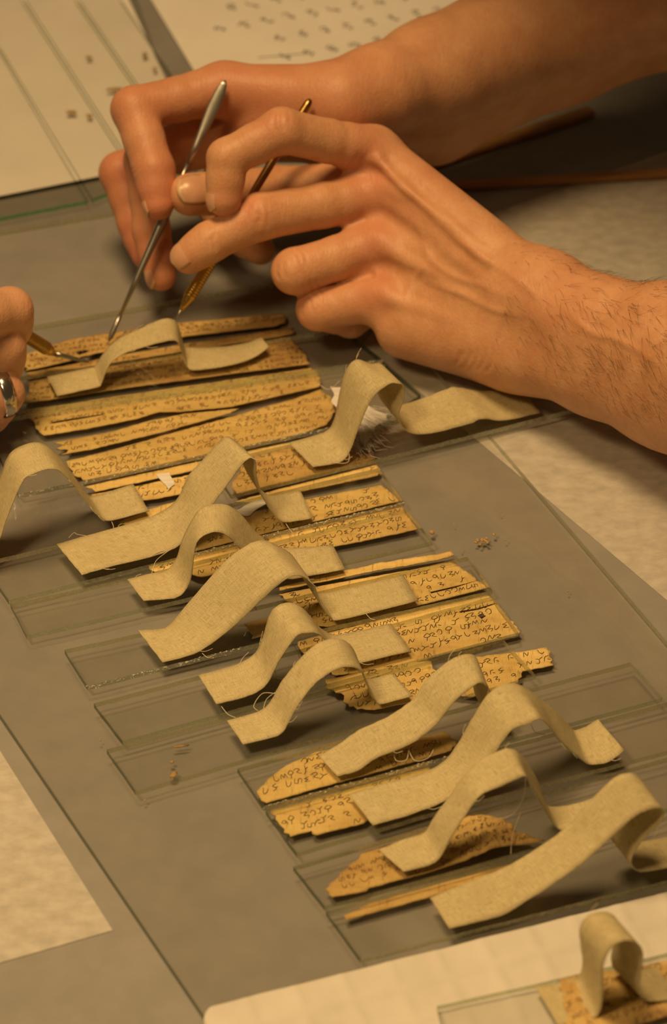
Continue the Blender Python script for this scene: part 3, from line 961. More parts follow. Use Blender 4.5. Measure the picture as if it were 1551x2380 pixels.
tape('broad linen tape sloping from the smudged glass slip', [((320, 1466), (378, 1540)), ((385, 1460), (450, 1522)), ((440, 1400), (525, 1472)), ((520, 1310), (595, 1408)), ((575, 1268), (645, 1362)), ((615, 1258), (680, 1340)), ((655, 1275), (706, 1342)), (None, (730, 1362)), (None, (746, 1405)), (None, (768, 1435)), (None, (800, 1440)), ((938, 1337), (972, 1397))], seed=6,
     threads=[[(470, 1518, 8), (482, 1528, 7.6), (492, 1526, 7.5)], [(590, 1410, 14), (596, 1418, 13), (592, 1404, 13)], [(850, 1425, 7.6), (862, 1438, 7.6), (872, 1440, 7.6)]])
tape('linen tape looped above the small square bark scrap', [((462, 1571), (503, 1637)), ((512, 1557), (548, 1627)), ((559, 1542), (595, 1611)), ((595, 1517), (624, 1586)), ((613, 1477), (646, 1542)), ((626, 1434), (671, 1503)), ((642, 1411), (693, 1477)), ((671, 1402), (714, 1472)), ((696, 1409), (736, 1473)), ((718, 1430), (754, 1487)), ((736, 1452), (776, 1522)), ((754, 1467), (800, 1544)), ((790, 1476), (838, 1541)), ((909, 1450), (956, 1514))], seed=7,
     threads=[[(680, 1495, 16), (692, 1515, 14), (698, 1535, 12)], [(555, 1455, 7.6), (575, 1458, 9), (568, 1478, 9)], [(640, 1560, 10), (645, 1576, 8), (662, 1578, 8)]])
tape('short linen tape with a folded end on the jagged bark piece', [((528, 1676), (565, 1731)), ((599, 1656), (646, 1711)), ((628, 1633), (671, 1680)), ((653, 1589), (693, 1640)), ((689, 1542), (729, 1593)), ((725, 1506), (758, 1571)), ((754, 1490), (790, 1553)), ((783, 1485), (819, 1551)), ((808, 1495), (841, 1562)), ((823, 1513), (851, 1582)), ((833, 1539), (860, 1611)), ((846, 1572), (871, 1629)), ((858, 1580), (889, 1637)), ((913, 1566), (960, 1618))], seed=8,
     threads=[[(640, 1612, 12), (610, 1612, 11), (590, 1640, 9), (600, 1652, 8)], [(642, 1608, 12), (620, 1625, 10), (612, 1650, 8)], [(515, 1642, 7.6), (530, 1660, 7.6), (548, 1668, 7.6)]])
tape('linen tape with a darker folded patch on its slope', [((741, 1758), (784, 1805)), ((785, 1733), (833, 1792)), ((833, 1699), (873, 1764)), ((890, 1673), (924, 1744)), ((933, 1647), (970, 1721)), ((964, 1622), (1015, 1684)), ((989, 1585), (1035, 1659)), ((1029, 1548), (1060, 1628)), ((1060, 1528), (1092, 1602)), ((1089, 1522), (1114, 1588)), ((1106, 1528), (1130, 1594)), (None, (1138, 1610)), (None, (1132, 1645)), (None, (1142, 1676)), (None, (1160, 1690)), ((1152, 1626), (1196, 1682))], seed=9,
     threads=[[(915, 1750, 9), (922, 1768, 8), (945, 1766, 8), (950, 1742, 9)], [(950, 1742, 9), (965, 1768, 8), (995, 1762, 8), (1008, 1742, 8)]])
tape('long linen tape with a lifted square end at the right', [((810, 1846), (867, 1919)), ((900, 1820), (961, 1892)), ((983, 1798), (1040, 1859)), ((1036, 1767), (1092, 1816)), ((1071, 1719), (1136, 1772)), ((1101, 1666), (1165, 1730)), ((1132, 1618), (1193, 1695)), ((1163, 1594), (1228, 1684)), ((1198, 1590), (1255, 1672)), ((1230, 1606), (1277, 1690)), ((1262, 1630), (1300, 1722)), ((1292, 1654), (1328, 1748)), ((1322, 1686), (1352, 1766)), ((1336, 1699), (1374, 1778)), ((1362, 1690), (1414, 1772)), ((1391, 1673), (1452, 1745))], seed=10, z1=9.5,
     threads=[[(1235, 1684, 24), (1245, 1702, 20), (1268, 1708, 18)], [(1190, 1695, 20), (1205, 1712, 17), (1214, 1715, 16)]])
tape('linen tape arched over the crumpled bark piece', [((880, 1976), (938, 2027)), ((940, 1952), (998, 2012)), ((985, 1938), (1025, 1992)), ((1011, 1898), (1052, 1943)), ((1047, 1849), (1087, 1889)), ((1078, 1805), (1118, 1849)), ((1118, 1769), (1163, 1829)), ((1163, 1745), (1203, 1811)), ((1190, 1742), (1223, 1806)), ((1212, 1758), (1239, 1836)), ((1239, 1796), (1256, 1867)), ((1254, 1828), (1274, 1896)), ((1266, 1862), (1290, 1920)), ((1280, 1876), (1312, 1930)), ((1332, 1871), (1370, 1915)), ((1386, 1854), (1430, 1895))], seed=11,
     threads=[[(1222, 1810, 27), (1218, 1850, 20), (1195, 1890, 12), (1160, 1905, 9)], [(1210, 1890, 12), (1192, 1940, 9), (1188, 1985, 7.6)]])
tape('frontmost linen tape curling back under itself at the right', [((1000, 2088), (1045, 2159)), ((1092, 2050), (1163, 2130)), ((1181, 2014), (1239, 2085)), ((1261, 1965), (1328, 2027)), ((1314, 1925), (1381, 1983)), ((1359, 1876), (1426, 1943)), ((1404, 1831), (1470, 1903)), ((1435, 1805), (1502, 1885)), ((1466, 1798), (1533, 1879)), ((1488, 1812), (1546, 1890)), (None, (1534, 1914)), (None, (1497, 1952)), (None, (1474, 1984)), (None, (1468, 2008)), (None, (1486, 2026)), (None, (1530, 2022)), ((1590, 1940), (1640, 2000))], seed=12)
tape('blurred narrow linen loop standing on the paper towel', [((1245, 2294), (1300, 2388)), ((1315, 2283), (1375, 2372)), ((1345, 2272), (1396, 2348)), ((1355, 2240), (1402, 2300)), ((1352, 2200), (1402, 2250)), ((1348, 2160), (1410, 2222)), ((1366, 2130), (1430, 2196)), ((1398, 2121), (1455, 2187)), ((1425, 2128), (1480, 2192)), (None, (1494, 2215)), (None, (1492, 2255)), (None, (1488, 2300)), (None, (1512, 2328)), ((1545, 2245), (1620, 2316))], seed=13, z0=9.9)

# ------------------------------------------------------------------ crumbs
CR = random.Random(3)


def crumb(px, py, sx, sy, z, label, group, rot=0.0, h=0.7):
    bm = bmesh.new()
    bmesh.ops.create_icosphere(bm, subdivisions=1, radius=1)
    sd = CR.uniform(0, 50)
    c = P(px, py, z)
    V = []
    for v in bm.verts:
        k = 1 + 0.45 * noise.noise(v.co * 1.7 + Vector((sd, 0, 0)))
        x, y = v.co.x * sx * k, v.co.y * sy * k
        V.append(c + Vector((x * math.cos(rot) - y * math.sin(rot), x * math.sin(rot) + y * math.cos(rot), (v.co.z * k + 0.75) * h)))
    Fc = [tuple(q.index for q in f.verts) for f in bm.faces]
    bm.free()
    o = mesh_obj('bark_crumb', V, Fc, M['crumb'], smooth=True)
    tag(o, label, 'crumb', group)


crumb(1005, 1240, 1.2, 1.3, 3.0, 'single round bark crumb beside the bright glass end', 'loose bark crumbs', 0.2, 0.9)
for k in range(16):
    a, r = CR.uniform(0, 6.28), abs(CR.gauss(0, 1))
    crumb(1118 + 17 * r * math.cos(a) + (8 if k % 3 == 0 else 0), 1258 + 9 * r * math.sin(a), CR.uniform(0.4, 1.1), CR.uniform(0.3, 0.7), 3.0, 'tiny crumb in the little heap of bark crumbs on the grey glass', 'heap of bark crumbs', CR.uniform(0, 3), 0.5)
for x, y, a, b, lb in [(1164, 1192, .5, .4, 'lone tiny crumb farthest from the camera on the bare glass plate'), (1056, 1217, .5, .3, 'lone tiny crumb between the bright glass end and the crumb heap'),
                       (1320, 1375, .5, .4, 'lone tiny crumb nearest the right edge of the glass plate'), (1175, 1256, .6, .3, 'lone tiny crumb just right of the crumb heap'), (1072, 1276, .9, .25, 'thin tiny splinter just left of and below the crumb heap')]:
    crumb(x, y, a, b, 3.0, lb, 'scattered crumbs', CR.uniform(0, 3), 0.35)
for x, y, a, b, lb in [(233, 1722, .5, .4, 'tiny pale crumb left of the glass slip ends'), (337, 1861, .6, .5, 'tiny pale crumb in front of the slip with splinters')]:
    crumb(x, y, a, b, 3.0, lb, 'pale crumbs', CR.uniform(0, 3), 0.4)
crumb(400, 1773, 1.0, 0.8, 3.1, 'small round tan splinter near the left end of a glass slip', 'bark splinters', 0, 0.5)
crumb(404, 1802, 1.5, 2.2, 3.1, 'larger tan bark splinter against the near edge of a glass slip', 'bark splinters', -0.5, 0.5)
crumb(420, 1736, 3.6, 0.5, 3.1, 'thin pale bark splinter on a glass slip', 'bark splinters', 0.2, 0.4)
for x, y, a, b, r, lab in [(207, 137, 2.0, 1.7, 0, 'dark brown crumb between glass slips on the white sheet'), (337, 131, 1.8, 2.2, 0, 'tan crumb on the white sheet nearest the page'),
                           (360, 164, 1.3, 1.4, 0, 'pale faint crumb on the white sheet beside the hand'), (265, 211, 5.0, 1.6, 0.15, 'long brown splinter on the white sheet beside the knuckle'),
                           (166, 264, 3.2, 1.7, 0, 'brown oblong crumb on the white sheet'), (208, 273, 2.0, 1.4, 0, 'small tan crumb beside the oblong one')]:
    crumb(x, y, a, b, 5.2, lab, 'crumbs on the white sheet', r, 1.0)

# ------------------------------------------------------------------ hands: one continuous surface grown from a distance field
class Field:
    def __init__(self, lo, hi, h):
        self.h = h
        self.lo = np.array(lo, dtype=np.float32)
        self.n = [int((hi[k] - lo[k]) / h) + 2 for k in range(3)]
        self.ax = [self.lo[k] + h * np.arange(self.n[k], dtype=np.float32) for k in range(3)]

    def new(self):
        return np.full(self.n, 60.0, dtype=np.float32)

    def cut(self, lo, hi):
        sl = []
        for k in range(3):
            a = max(0, int((lo[k] - self.lo[k]) / self.h))
            b = min(self.n[k], int((hi[k] - self.lo[k]) / self.h) + 2)
            if b <= a:
                return None
            sl.append(slice(a, b))
        return tuple(sl)

    def cone(self, D, a, ra, b, rb, k=3.0, pad=10.0, sub=False):
        """smooth-union (or carve) a tapered capsule into D"""
        a, b = np.array(a, dtype=np.float32), np.array(b, dtype=np.float32)
        R = max(ra, rb) + pad
        sl = self.cut(np.minimum(a, b) - R, np.maximum(a, b) + R)
        if sl is None:
            return
        X = self.ax[0][sl[0]][:, None, None] - a[0]
        Y = self.ax[1][sl[1]][None, :, None] - a[1]
        Z = self.ax[2][sl[2]][None, None, :] - a[2]
        d = b - a
        L2 = float(d @ d) + 1e-6
        t = np.clip((X * d[0] + Y * d[1] + Z * d[2]) / L2, 0, 1)
        q = np.sqrt((X - t * d[0]) ** 2 + (Y - t * d[1]) ** 2 + (Z - t * d[2]) ** 2) - (ra + (rb - ra) * t)
        self.blend(D, sl, q, k, sub)

    def blend(self, D, sl, q, k, sub=False):
        o = D[sl]
        if sub:
            q = -q
            h = np.clip(0.5 - 0.5 * (o - q) / k, 0, 1)
            D[sl] = o + (q - o) * h + k * h * (1 - h)
        else:
            h = np.clip(0.5 + 0.5 * (o - q) / k, 0, 1)
            D[sl] = o + (q - o) * h - k * h * (1 - h)

    def surface(self, D):
        """surface nets"""
        n = D.shape
        s = D < 0
        any_ = np.zeros((n[0] - 1, n[1] - 1, n[2] - 1), dtype=np.int8)
        for i in (0, 1):
            for j in (0, 1):
                for k in (0, 1):
                    any_ += s[i:n[0] - 1 + i, j:n[1] - 1 + j, k:n[2] - 1 + k]
        act = (any_ > 0) & (any_ < 8)
        ci = np.argwhere(act)
        acc = np.zeros((len(ci), 3))
        cnt = np.zeros(len(ci))
        corners = [(i, j, k) for i in (0, 1) for j in (0, 1) for k in (0, 1)]
        vals = {c: D[ci[:, 0] + c[0], ci[:, 1] + c[1], ci[:, 2] + c[2]] for c in corners}
        for c in corners:
            for ax in range(3):
                if c[ax] == 0:
                    e = list(c)
                    e[ax] = 1
                    v0, v1 = vals[c], vals[tuple(e)]
                    m = (v0 < 0) != (v1 < 0)
                    t = np.where(m, v0 / np.where(m, v0 - v1, 1), 0)
                    p = np.tile(np.array(c, dtype=float), (len(ci), 1))
                    p[:, ax] += t
                    acc[m] += p[m]
                    cnt[m] += 1
        V = (ci + acc / cnt[:, None]) * self.h + self.lo
        idx = -np.ones(act.shape, dtype=np.int64)
        idx[act] = np.arange(len(ci))
        quads = []
        for ax in range(3):
            a, b = (ax + 1) % 3, (ax + 2) % 3
            sl0 = [slice(1, n[k] - 1) for k in range(3)]
            sl1 = list(sl0)
            sl0[ax], sl1[ax] = slice(0, n[ax] - 1), slice(1, n[ax])
            s0, s1 = s[tuple(sl0)], s[tuple(sl1)]
            for flip, mask in ((False, s0 & ~s1), (True, ~s0 & s1)):
                e = np.argwhere(mask)
                if not len(e):
                    continue
                e[:, a] += 1
                e[:, b] += 1
                q = []
                for da, db in ((0, 0), (1, 0), (1, 1), (0, 1)):
                    f = e.copy()
                    f[:, a] -= 1 - da
                    f[:, b] -= 1 - db
                    q.append(idx[f[:, 0], f[:, 1], f[:, 2]])
                q = np.stack(q, 1)
                if flip:
                    q = q[:, ::-1]
                quads.append(q)
        Q = np.concatenate(quads)
        return V, Q


TOCAM = -FWD


def vec(p):
    return np.array((p.x, p.y, p.z), dtype=np.float32)


def build_arm(name, parent, spec, mat, h=0.85, lo_hi=None):
    """spec: palm = [(a, ra, b, rb, k)], fingers = {name: [(px, py, z, r), ...]}, bumps, flush, creases"""
    allp = []
    for a, ra, b, rb, k in spec['palm']:
        allp += [(P(*a), ra), (P(*b), rb)]
    for f in spec['fingers'].values():
        allp += [(P(x, y, z), r) for x, y, z, r in f]
    lo = [min(p[k] - r for p, r in allp) - 6 for k in range(3)]
    hi = [max(p[k] + r for p, r in allp) + 6 for k in range(3)]
    if lo_hi:
        lo, hi = lo_hi(lo, hi)
    G = Field(lo, hi, h)
    D = G.new()
    for a, ra, b, rb, k in spec['palm']:
        G.cone(D, P(*a), ra, P(*b), rb, k)
    for fn, f in spec['fingers'].items():
        J = [P(x, y, z) for x, y, z, r in f]
        R = [q[3] for q in f]
        print(name, fn, 'bones', [round((J[i + 1] - J[i]).length, 1) for i in range(len(J) - 1)])
        # root of the finger blends widely into the palm
        G.cone(D, J[0], R[0], J[0].lerp(J[1], 0.30), R[0] * 0.7 + R[1] * 0.3, 7.0)
    for fn, f in spec['fingers'].items():
        J = [P(x, y, z) for x, y, z, r in f]
        R = [q[3] for q in f]
        E = G.new()
        for i in range(len(J) - 1):
            a, b = J[i], J[i + 1]
            mid = a.lerp(b, 0.5)
            rm = (R[i] + R[i + 1]) / 2 * (0.94 if i < len(J) - 2 else 1.0)
            G.cone(E, a, R[i] if i else R[i] * 0.9, mid, rm, 2.2)
            G.cone(E, mid, rm, b, R[i + 1], 2.2)
        lo_ = [min(p[k] for p in J) - 26 for k in range(3)]
        hi_ = [max(p[k] for p in J) + 26 for k in range(3)]
        sl = G.cut(lo_, hi_)
        if sl:
            G.blend(D, sl, E[sl], 1.6)
        del E
    for a, ra, b, rb, k in spec.get('bumps', []):
        G.cone(D, a, ra, b, rb, k)
    for a, ra, b, rb, k in spec.get('carve', []):
        G.cone(D, a, ra, b, rb, k, sub=True)
    V, Q = G.surface(D)
    me = bpy.data.meshes.new(name)
    off = world_loc(parent) / MM
    me.vertices.add(len(V))
    me.loops.add(Q.size)
    me.polygons.add(len(Q))
    # light relaxation
    for it in range(2):
        acc = np.zeros_like(V)
        cnt = np.zeros(len(V))
        for i in range(4):
            a, b = Q[:, i], Q[:, (i + 1) % 4]
            np.add.at(acc, a, V[b])
            np.add.at(cnt, a, 1)
        V = V * 0.5 + 0.5 * acc / np.maximum(cnt, 1)[:, None]
    me.vertices.foreach_set('co', ((V - off) * MM).astype(np.float32).ravel())
    me.loops.foreach_set('vertex_index', Q.astype(np.int32).ravel())
    me.polygons.foreach_set('loop_start', np.arange(0, Q.size, 4, dtype=np.int32))
    me.update(calc_edges=True)
    nr = np.empty(len(V) * 3, dtype=np.float32)
    me.vertices.foreach_get('normal', nr)
    nr = nr.reshape(-1, 3)
    disp = np.zeros(len(V))
    for (p, ax, cr, hw, depth, sig) in spec.get('creases', []):
        q = V - np.array(p)
        t = q @ np.array(cr)
        s_ = q @ np.array(ax) + 0.35 * np.sin(t * 0.9)
        far = np.exp(-((q ** 2).sum(1)) / (hw * 1.6) ** 2)
        disp -= depth * np.exp(-(s_ / sig) ** 2) * np.clip(1 - np.abs(t) / hw, 0, 1) ** 0.5 * (far > 0.12)
    if spec.get('folds'):
        rel = V - np.array(CAM)
        dep = rel @ np.array(FWD)
        px = CX + (rel @ np.array(RGT)) / dep * F
        py = CY - (rel @ np.array(UPV)) / dep * F
        vis = np.clip((nr @ np.array(TOCAM)) * 2.0, 0, 1)
        for poly, wid, hgt in spec['folds']:
            best = np.full(len(V), 1e9)
            cs = catmull([Vector((x, y, 0)) for x, y in poly], 5) if len(poly) > 2 else [Vector((*poly[0], 0)), Vector((*poly[1], 0))]
            tt = np.zeros(len(V))
            n_ = len(cs) - 1
            for q in range(n_):
                a, b = cs[q], cs[q + 1]
                ex, ey = b.x - a.x, b.y - a.y
                u = np.clip(((px - a.x) * ex + (py - a.y) * ey) / (ex * ex + ey * ey + 1e-9), 0, 1)
                d2 = (px - a.x - u * ex) ** 2 + (py - a.y - u * ey) ** 2
                m_ = d2 < best
                best = np.where(m_, d2, best)
                tt = np.where(m_, (q + u) / n_, tt)
            mmpx = dep / F
            disp += hgt * np.exp(-(np.sqrt(best) * mmpx / wid) ** 2) * vis * (np.minimum(1, 4 * np.minimum(tt, 1 - tt)) if len(poly) > 2 else 1.0)
    V2 = V + nr * disp[:, None]
    me.vertices.foreach_set('co', ((V2 - off) * MM).astype(np.float32).ravel())
    me.polygons.foreach_set('use_smooth', np.ones(len(Q), dtype=bool))
    fl = np.zeros(len(V), dtype=np.float32)
    for (p, r, w) in spec.get('flush', []):
        q = V - np.array(p)
        fl += w * np.exp(-(q ** 2).sum(1) / (r * r)).astype(np.float32)
    at = me.attributes.new('flush', 'FLOAT', 'POINT')
    at.data.foreach_set('value', np.clip(fl, 0, 1))
    me.materials.append(mat)
    me.update()
    me.validate()
    o = bpy.data.objects.new(name, me)
    COL.objects.link(o)
    o.parent = parent
    return o, V2, nr


def nail(parent, a, b, r, n, length, back, half=52.0, lift=0.25, ext=0.80):
    """a curved fingernail on the back (n) of the last finger bone a->b"""
    ax = (b - a).normalized()
    n = (n - ax * n.dot(ax)).normalized()
    sd = ax.cross(n)
    end = b + ax * (r * ext)
    NU, NV = 10, 12
    V, Fc, fm = [], [], []
    for lay in (0, 1):
        for j in range(NV + 1):
            v = j / NV
            for i in range(NU + 1):
                u = i / NU * 2 - 1
                s = -length * (1 - v) + (-0.16 * length * u * u if v > 0.5 else 0.10 * length * u * u) * abs(2 * v - 1)
                ph = math.radians(half) * u * (0.9 + 0.1 * v)
                dist = (b - end).length
                # the nail bed sinks slightly towards the cuticle
                rr = r * (1.0 - 0.05 * (v - 0.5) ** 2) + lift - (0.55 if lay else 0) - 0.25 * (1 - v) ** 3
                over = max(0.0, (end + ax * s - b).dot(ax))
                rr2 = math.sqrt(max(r * r * 0.36, r * r - over * over * 0.75)) + rr - r
                V.append(end + ax * s + (n * math.cos(ph) + sd * math.sin(ph)) * rr2)
    C = NU + 1
    L = C * (NV + 1)
    for j in range(NV):
        for i in range(NU):
            q = (j * C + i, j * C + i + 1, (j + 1) * C + i + 1, (j + 1) * C + i)
            Fc.append(q)
            fm.append(1 if j >= NV - 1 else 0)
            Fc.append(tuple(L + k for k in reversed(q)))
            fm.append(0)
    rim = [i for i in range(C)] + [j * C + NU for j in range(1, NV + 1)] + [NV * C + i for i in range(NU - 1, -1, -1)] + [j * C for j in range(NV - 1, 0, -1)]
    for k in range(len(rim)):
        p, q = rim[k], rim[(k + 1) % len(rim)]
        Fc.append((p, p + L, q + L, q))
        fm.append(0)
    o = mesh_obj('fingernail', V, Fc, None, parent, smooth=True, mats=[M['nail'], M['nail_tip']], fmat=fm)
    return o


def crease_set(J, i, R, n, offs, depth=0.55, sig=0.55):
    """little skin folds across the back of joint i"""
    a = (J[i + 1] - J[i - 1]).normalized()
    n = (n - a * n.dot(a)).normalized()
    c = a.cross(n)
    p = J[i] + n * R
    return [(tuple(p + a * o), tuple(a), tuple(c), R * 0.85, depth, sig) for o in offs]


TC = TOCAM.copy()
# ---- first person: two bare arms reaching in from the right
per = empty('person', P(1700, 700, 0), 'person with bare hairy forearms holding two thin metal tools over the bark', 'person')

fing = {
    'index': [(868, 352, 82, 10.6), (655, 303, 103, 9.9), (528, 368, 94, 8.8), (520, 462, 79, 7.8)],
    'middle': [(893, 452, 66, 11.0), (606, 503, 68, 10.4), (487, 563, 60, 8.9), (439, 596, 54, 7.8)],
    'ring': [(888, 568, 51, 10.8), (686, 630, 46, 10.2), (752, 668, 26, 8.6), (812, 640, 24, 7.6)],
    'little': [(898, 690, 35, 10.2), (740, 718, 28, 9.6), (815, 742, 17, 8.2), (862, 712, 18, 7.2)],
    'thumb': [(830, 445, 58, 14.0), (645, 444, 55, 11.2), (442, 452, 67, 9.6)],
}
J = {k: [P(x, y, z) for x, y, z, r in v] for k, v in fing.items()}
palm = [
    ((1262, 690, 56), 19.5, (1240, 806, 33), 19.5, 6), ((1262, 690, 56), 19.5, (1400, 765, 57), 21, 8), ((1240, 806, 33), 19.5, (1400, 845, 41), 22, 8),
    ((1400, 765, 57), 21, (1560, 806, 63), 26, 8), ((1400, 845, 41), 22, (1560, 890, 46), 27, 8),
    ((1560, 806, 63), 26, (1760, 880, 75), 31, 8), ((1560, 890, 46), 27, (1760, 960, 56), 32, 8),
    ((868, 352, 80), 10.8, (1205, 640, 60), 14, 8), ((893, 452, 66), 11.2, (1205, 690, 53), 14, 8),
    ((888, 568, 51), 10.8, (1200, 740, 44), 14, 8), ((898, 690, 35), 10.2, (1195, 790, 34), 16, 8),
    ((905, 520, 46), 12, (1180, 720, 38), 17, 8), ((920, 640, 34), 12, (1180, 780, 30), 17, 8),
    ((945, 762, 24), 14.0, (1180, 808, 28), 18, 8), ((830, 450, 58), 13, (1120, 620, 48), 18, 8),
    ((870, 390, 68), 10, (830, 440, 58), 12, 6),
]
nH = (J['little'][0] - J['index'][0]).cross(P(1230, 750, 45) - P(890, 520, 58)).normalized()
if nH.dot(TC) < 0:
    nH = -nH
bumps, flush, creases = [], [], []
for k, r in (('index', 6.2), ('middle', 6.8), ('ring', 6.2), ('little', 5.8)):
    q = J[k][0] + nH * 5.6
    bumps.append((q, r, q + (P(1200, 720, 50) - q).normalized() * 4, r * 0.8, 5))
    flush.append((tuple(J[k][0] + nH * 11), 11, 0.75))
    w = P(1200, {'index': 650, 'middle': 690, 'ring': 735, 'little': 785}[k], {'index': 60, 'middle': 54, 'ring': 45, 'little': 36}[k]) + nH * 11.5
    s = J[k][0] + nH * 9.2
    bumps.append((s.lerp(w, 0.10), 2.0, s.lerp(w, 0.9), 1.6, 3.5))
# veins, tendons and folds: raised (+) or sunk (-) lines over the skin that faces the light, given as (pixels, width mm, height mm)
folds = [
    ([(958, 505), (985, 560), (1000, 600), (1050, 640), (1110, 660), (1180, 690)], 1.8, 0.7), ([(960, 640), (1020, 665), (1090, 690), (1150, 720), (1230, 735)], 1.7, 0.6),
    ([(1000, 600), (960, 650), (940, 700)], 1.5, 0.6), ([(1050, 545), (1110, 590), (1190, 640), (1260, 700)], 1.8, 0.6), ([(1300, 700), (1370, 770), (1440, 790), (1540, 850)], 1.8, 0.7),
    ([(1010, 470), (1080, 540), (1150, 590)], 1.6, 0.5),
    ([(900, 436), (925, 448)], 5.5, 1.5), ([(888, 556), (908, 566)], 5.2, 1.4), ([(893, 678), (906, 690)], 5.0, 1.3), ([(878, 752), (892, 764)], 4.5, 0.6), ([(858, 335), (885, 348)], 6.0, 0.8),
    ([(815, 522), (880, 500), (960, 540), (1040, 590)], 4.0, -1.1), ([(812, 645), (868, 622), (950, 640), (1030, 680)], 4.0, -1.2), ([(775, 408), (868, 396), (960, 430), (1030, 500)], 4.5, -0.9),
    ([(806, 652), (845, 640), (872, 632)], 1.6, -1.6), ([(818, 516), (845, 508)], 1.8, -1.0),
    ([(585, 474), (574, 500), (582, 532)], 0.8, -0.35), ([(600, 464), (606, 500), (598, 536)], 0.8, -0.4), ([(616, 468), (625, 502), (618, 534)], 0.8, -0.35), ([(592, 490), (606, 505), (594, 522)], 0.7, -0.4),
    ([(500, 540), (495, 562), (503, 588)], 0.7, -0.45), ([(487, 548), (483, 568), (490, 590)], 0.7, -0.4),
    ([(642, 258), (636, 284), (643, 312)], 0.75, -0.45), ([(658, 254), (655, 284), (660, 308)], 0.75, -0.45), ([(672, 258), (673, 284)], 0.7, -0.35),
    ([(690, 408), (715, 392), (722, 412)], 0.9, -0.6), ([(800, 395), (820, 378), (840, 350)], 1.0, -0.25), ([(815, 402), (838, 380), (858, 352)], 1.0, -0.2),
    ([(648, 612), (642, 632), (650, 652)], 0.8, -0.5), ([(662, 606), (658, 628), (666, 650)], 0.8, -0.4), ([(705, 700), (700, 720), (706, 742)], 0.8, -0.4),
    ([(1082, 866), (1105, 845), (1112, 806)], 1.1, -0.4), ([(1098, 868), (1122, 846), (1130, 806)], 1.1, -0.4), ([(1064, 862), (1088, 842), (1096, 812)], 1.1, -0.4), ([(1118, 870), (1142, 848), (1148, 800)], 1.1, -0.4), ([(1046, 856), (1066, 838), (1074, 812)], 1.1, -0.4),
    ([(1150, 810), (1170, 760), (1180, 720)], 1.0, -0.4), ([(1200, 820), (1215, 770), (1220, 720)], 1.0, -0.35),
]
# ulna bump
q = P(1275, 800, 44)
for k in ('index', 'middle'):
    Rk = fing[k][1][3]
    nn = (nH + Vector((0, 0, 0.2)))
    creases += crease_set(J[k], 1, Rk, nn, (-3.4, 3.6), 0.0, 0.6)
    flush.append((tuple(J[k][1] + nn * Rk), 9, 0.6))
    flush.append((tuple(J[k][3]), 9, 0.5))
for k in ('ring', 'little'):
    creases += crease_set([J[k][0], J[k][1], J[k][1] + Vector((-6, -6, -6))], 1, fing[k][1][3], nH, (-5, -2, 1.5), 0.5, 0.6)
    flush.append((tuple(J[k][1]), 12, 0.5))
flush += [(tuple(P(450, 450, 60)), 16, 0.5), (tuple(P(1000, 430, 78)), 22, 0.35), (tuple(P(1330, 700, 66)), 22, 0.3)]
armL, VL, NL = build_arm('arm', per, dict(palm=palm, fingers=fing, bumps=[(a, ra, b, rb, k) for a, ra, b, rb, k in bumps], flush=flush, creases=creases, folds=folds), M['skin'], 0.85)
nail(armL, J['middle'][2], J['middle'][3], 7.8, TC + Vector((-0.35, 0, 0.45)), 12.5, 0, ext=0.95)
nail(armL, J['thumb'][1], J['thumb'][2], 9.6, TC + Vector((0, 0, 0.25)), 17.5, 0, half=50, ext=1.02)
nail(armL, J['index'][2], J['index'][3], 7.8, Vector((-1, -0.2, 0.1)), 11.0, 0)

# forearm hair
hr = random.Random(5)
ax_arm = (P(1560, 850, 55) - P(1260, 750, 45)).normalized()
HV, HF = [], []
cnt = 0
order = list(range(len(VL)))
hr.shuffle(order)
for i in order:
    p, n = Vector(VL[i]), Vector(NL[i])
    s_ = (p - P(1180, 720, 45)).dot(ax_arm)
    if s_ < 0 or s_ > 130 or n.z < -0.1:
        continue
    if hr.random() > min(1.0, 0.15 + s_ / 70) or n.dot(nH) < -0.2:
        continue
    d = (ax_arm * hr.uniform(0.5, 1.0) + Vector((0.1, -0.35, -0.2)) + Vector((hr.uniform(-.4, .4), hr.uniform(-.4, .4), hr.uniform(-.4, .4)))).normalized()
    d = (d - n * d.dot(n)).normalized()
    L = hr.uniform(4, 10) * min(1, 0.5 + s_ / 80)
    c = n.cross(d) * hr.uniform(-.5, .5)
    up = hr.uniform(0.05, 0.55)
    q = [p, p + d * L * .35 + n * (0.5 + up * 1.2) + c * L * .1, p + d * L * .7 + n * (0.7 + up * 2.2) + c * L * .3, p + d * L + n * (0.6 + up * 2.4) + c * L * .6]
    v, f = tube(q, [0.05, 0.045, 0.035, 0.015], 3, False)
    b0 = len(HV)
    HV += v
    HF += [tuple(k + b0 for k in g) for g in f]
    cnt += 1
    if cnt > 620:
        break
hair = mesh_obj('arm_hair', HV, HF, M['hair'], armL)
hair.parent = armL
hair['kind'] = 'stuff'

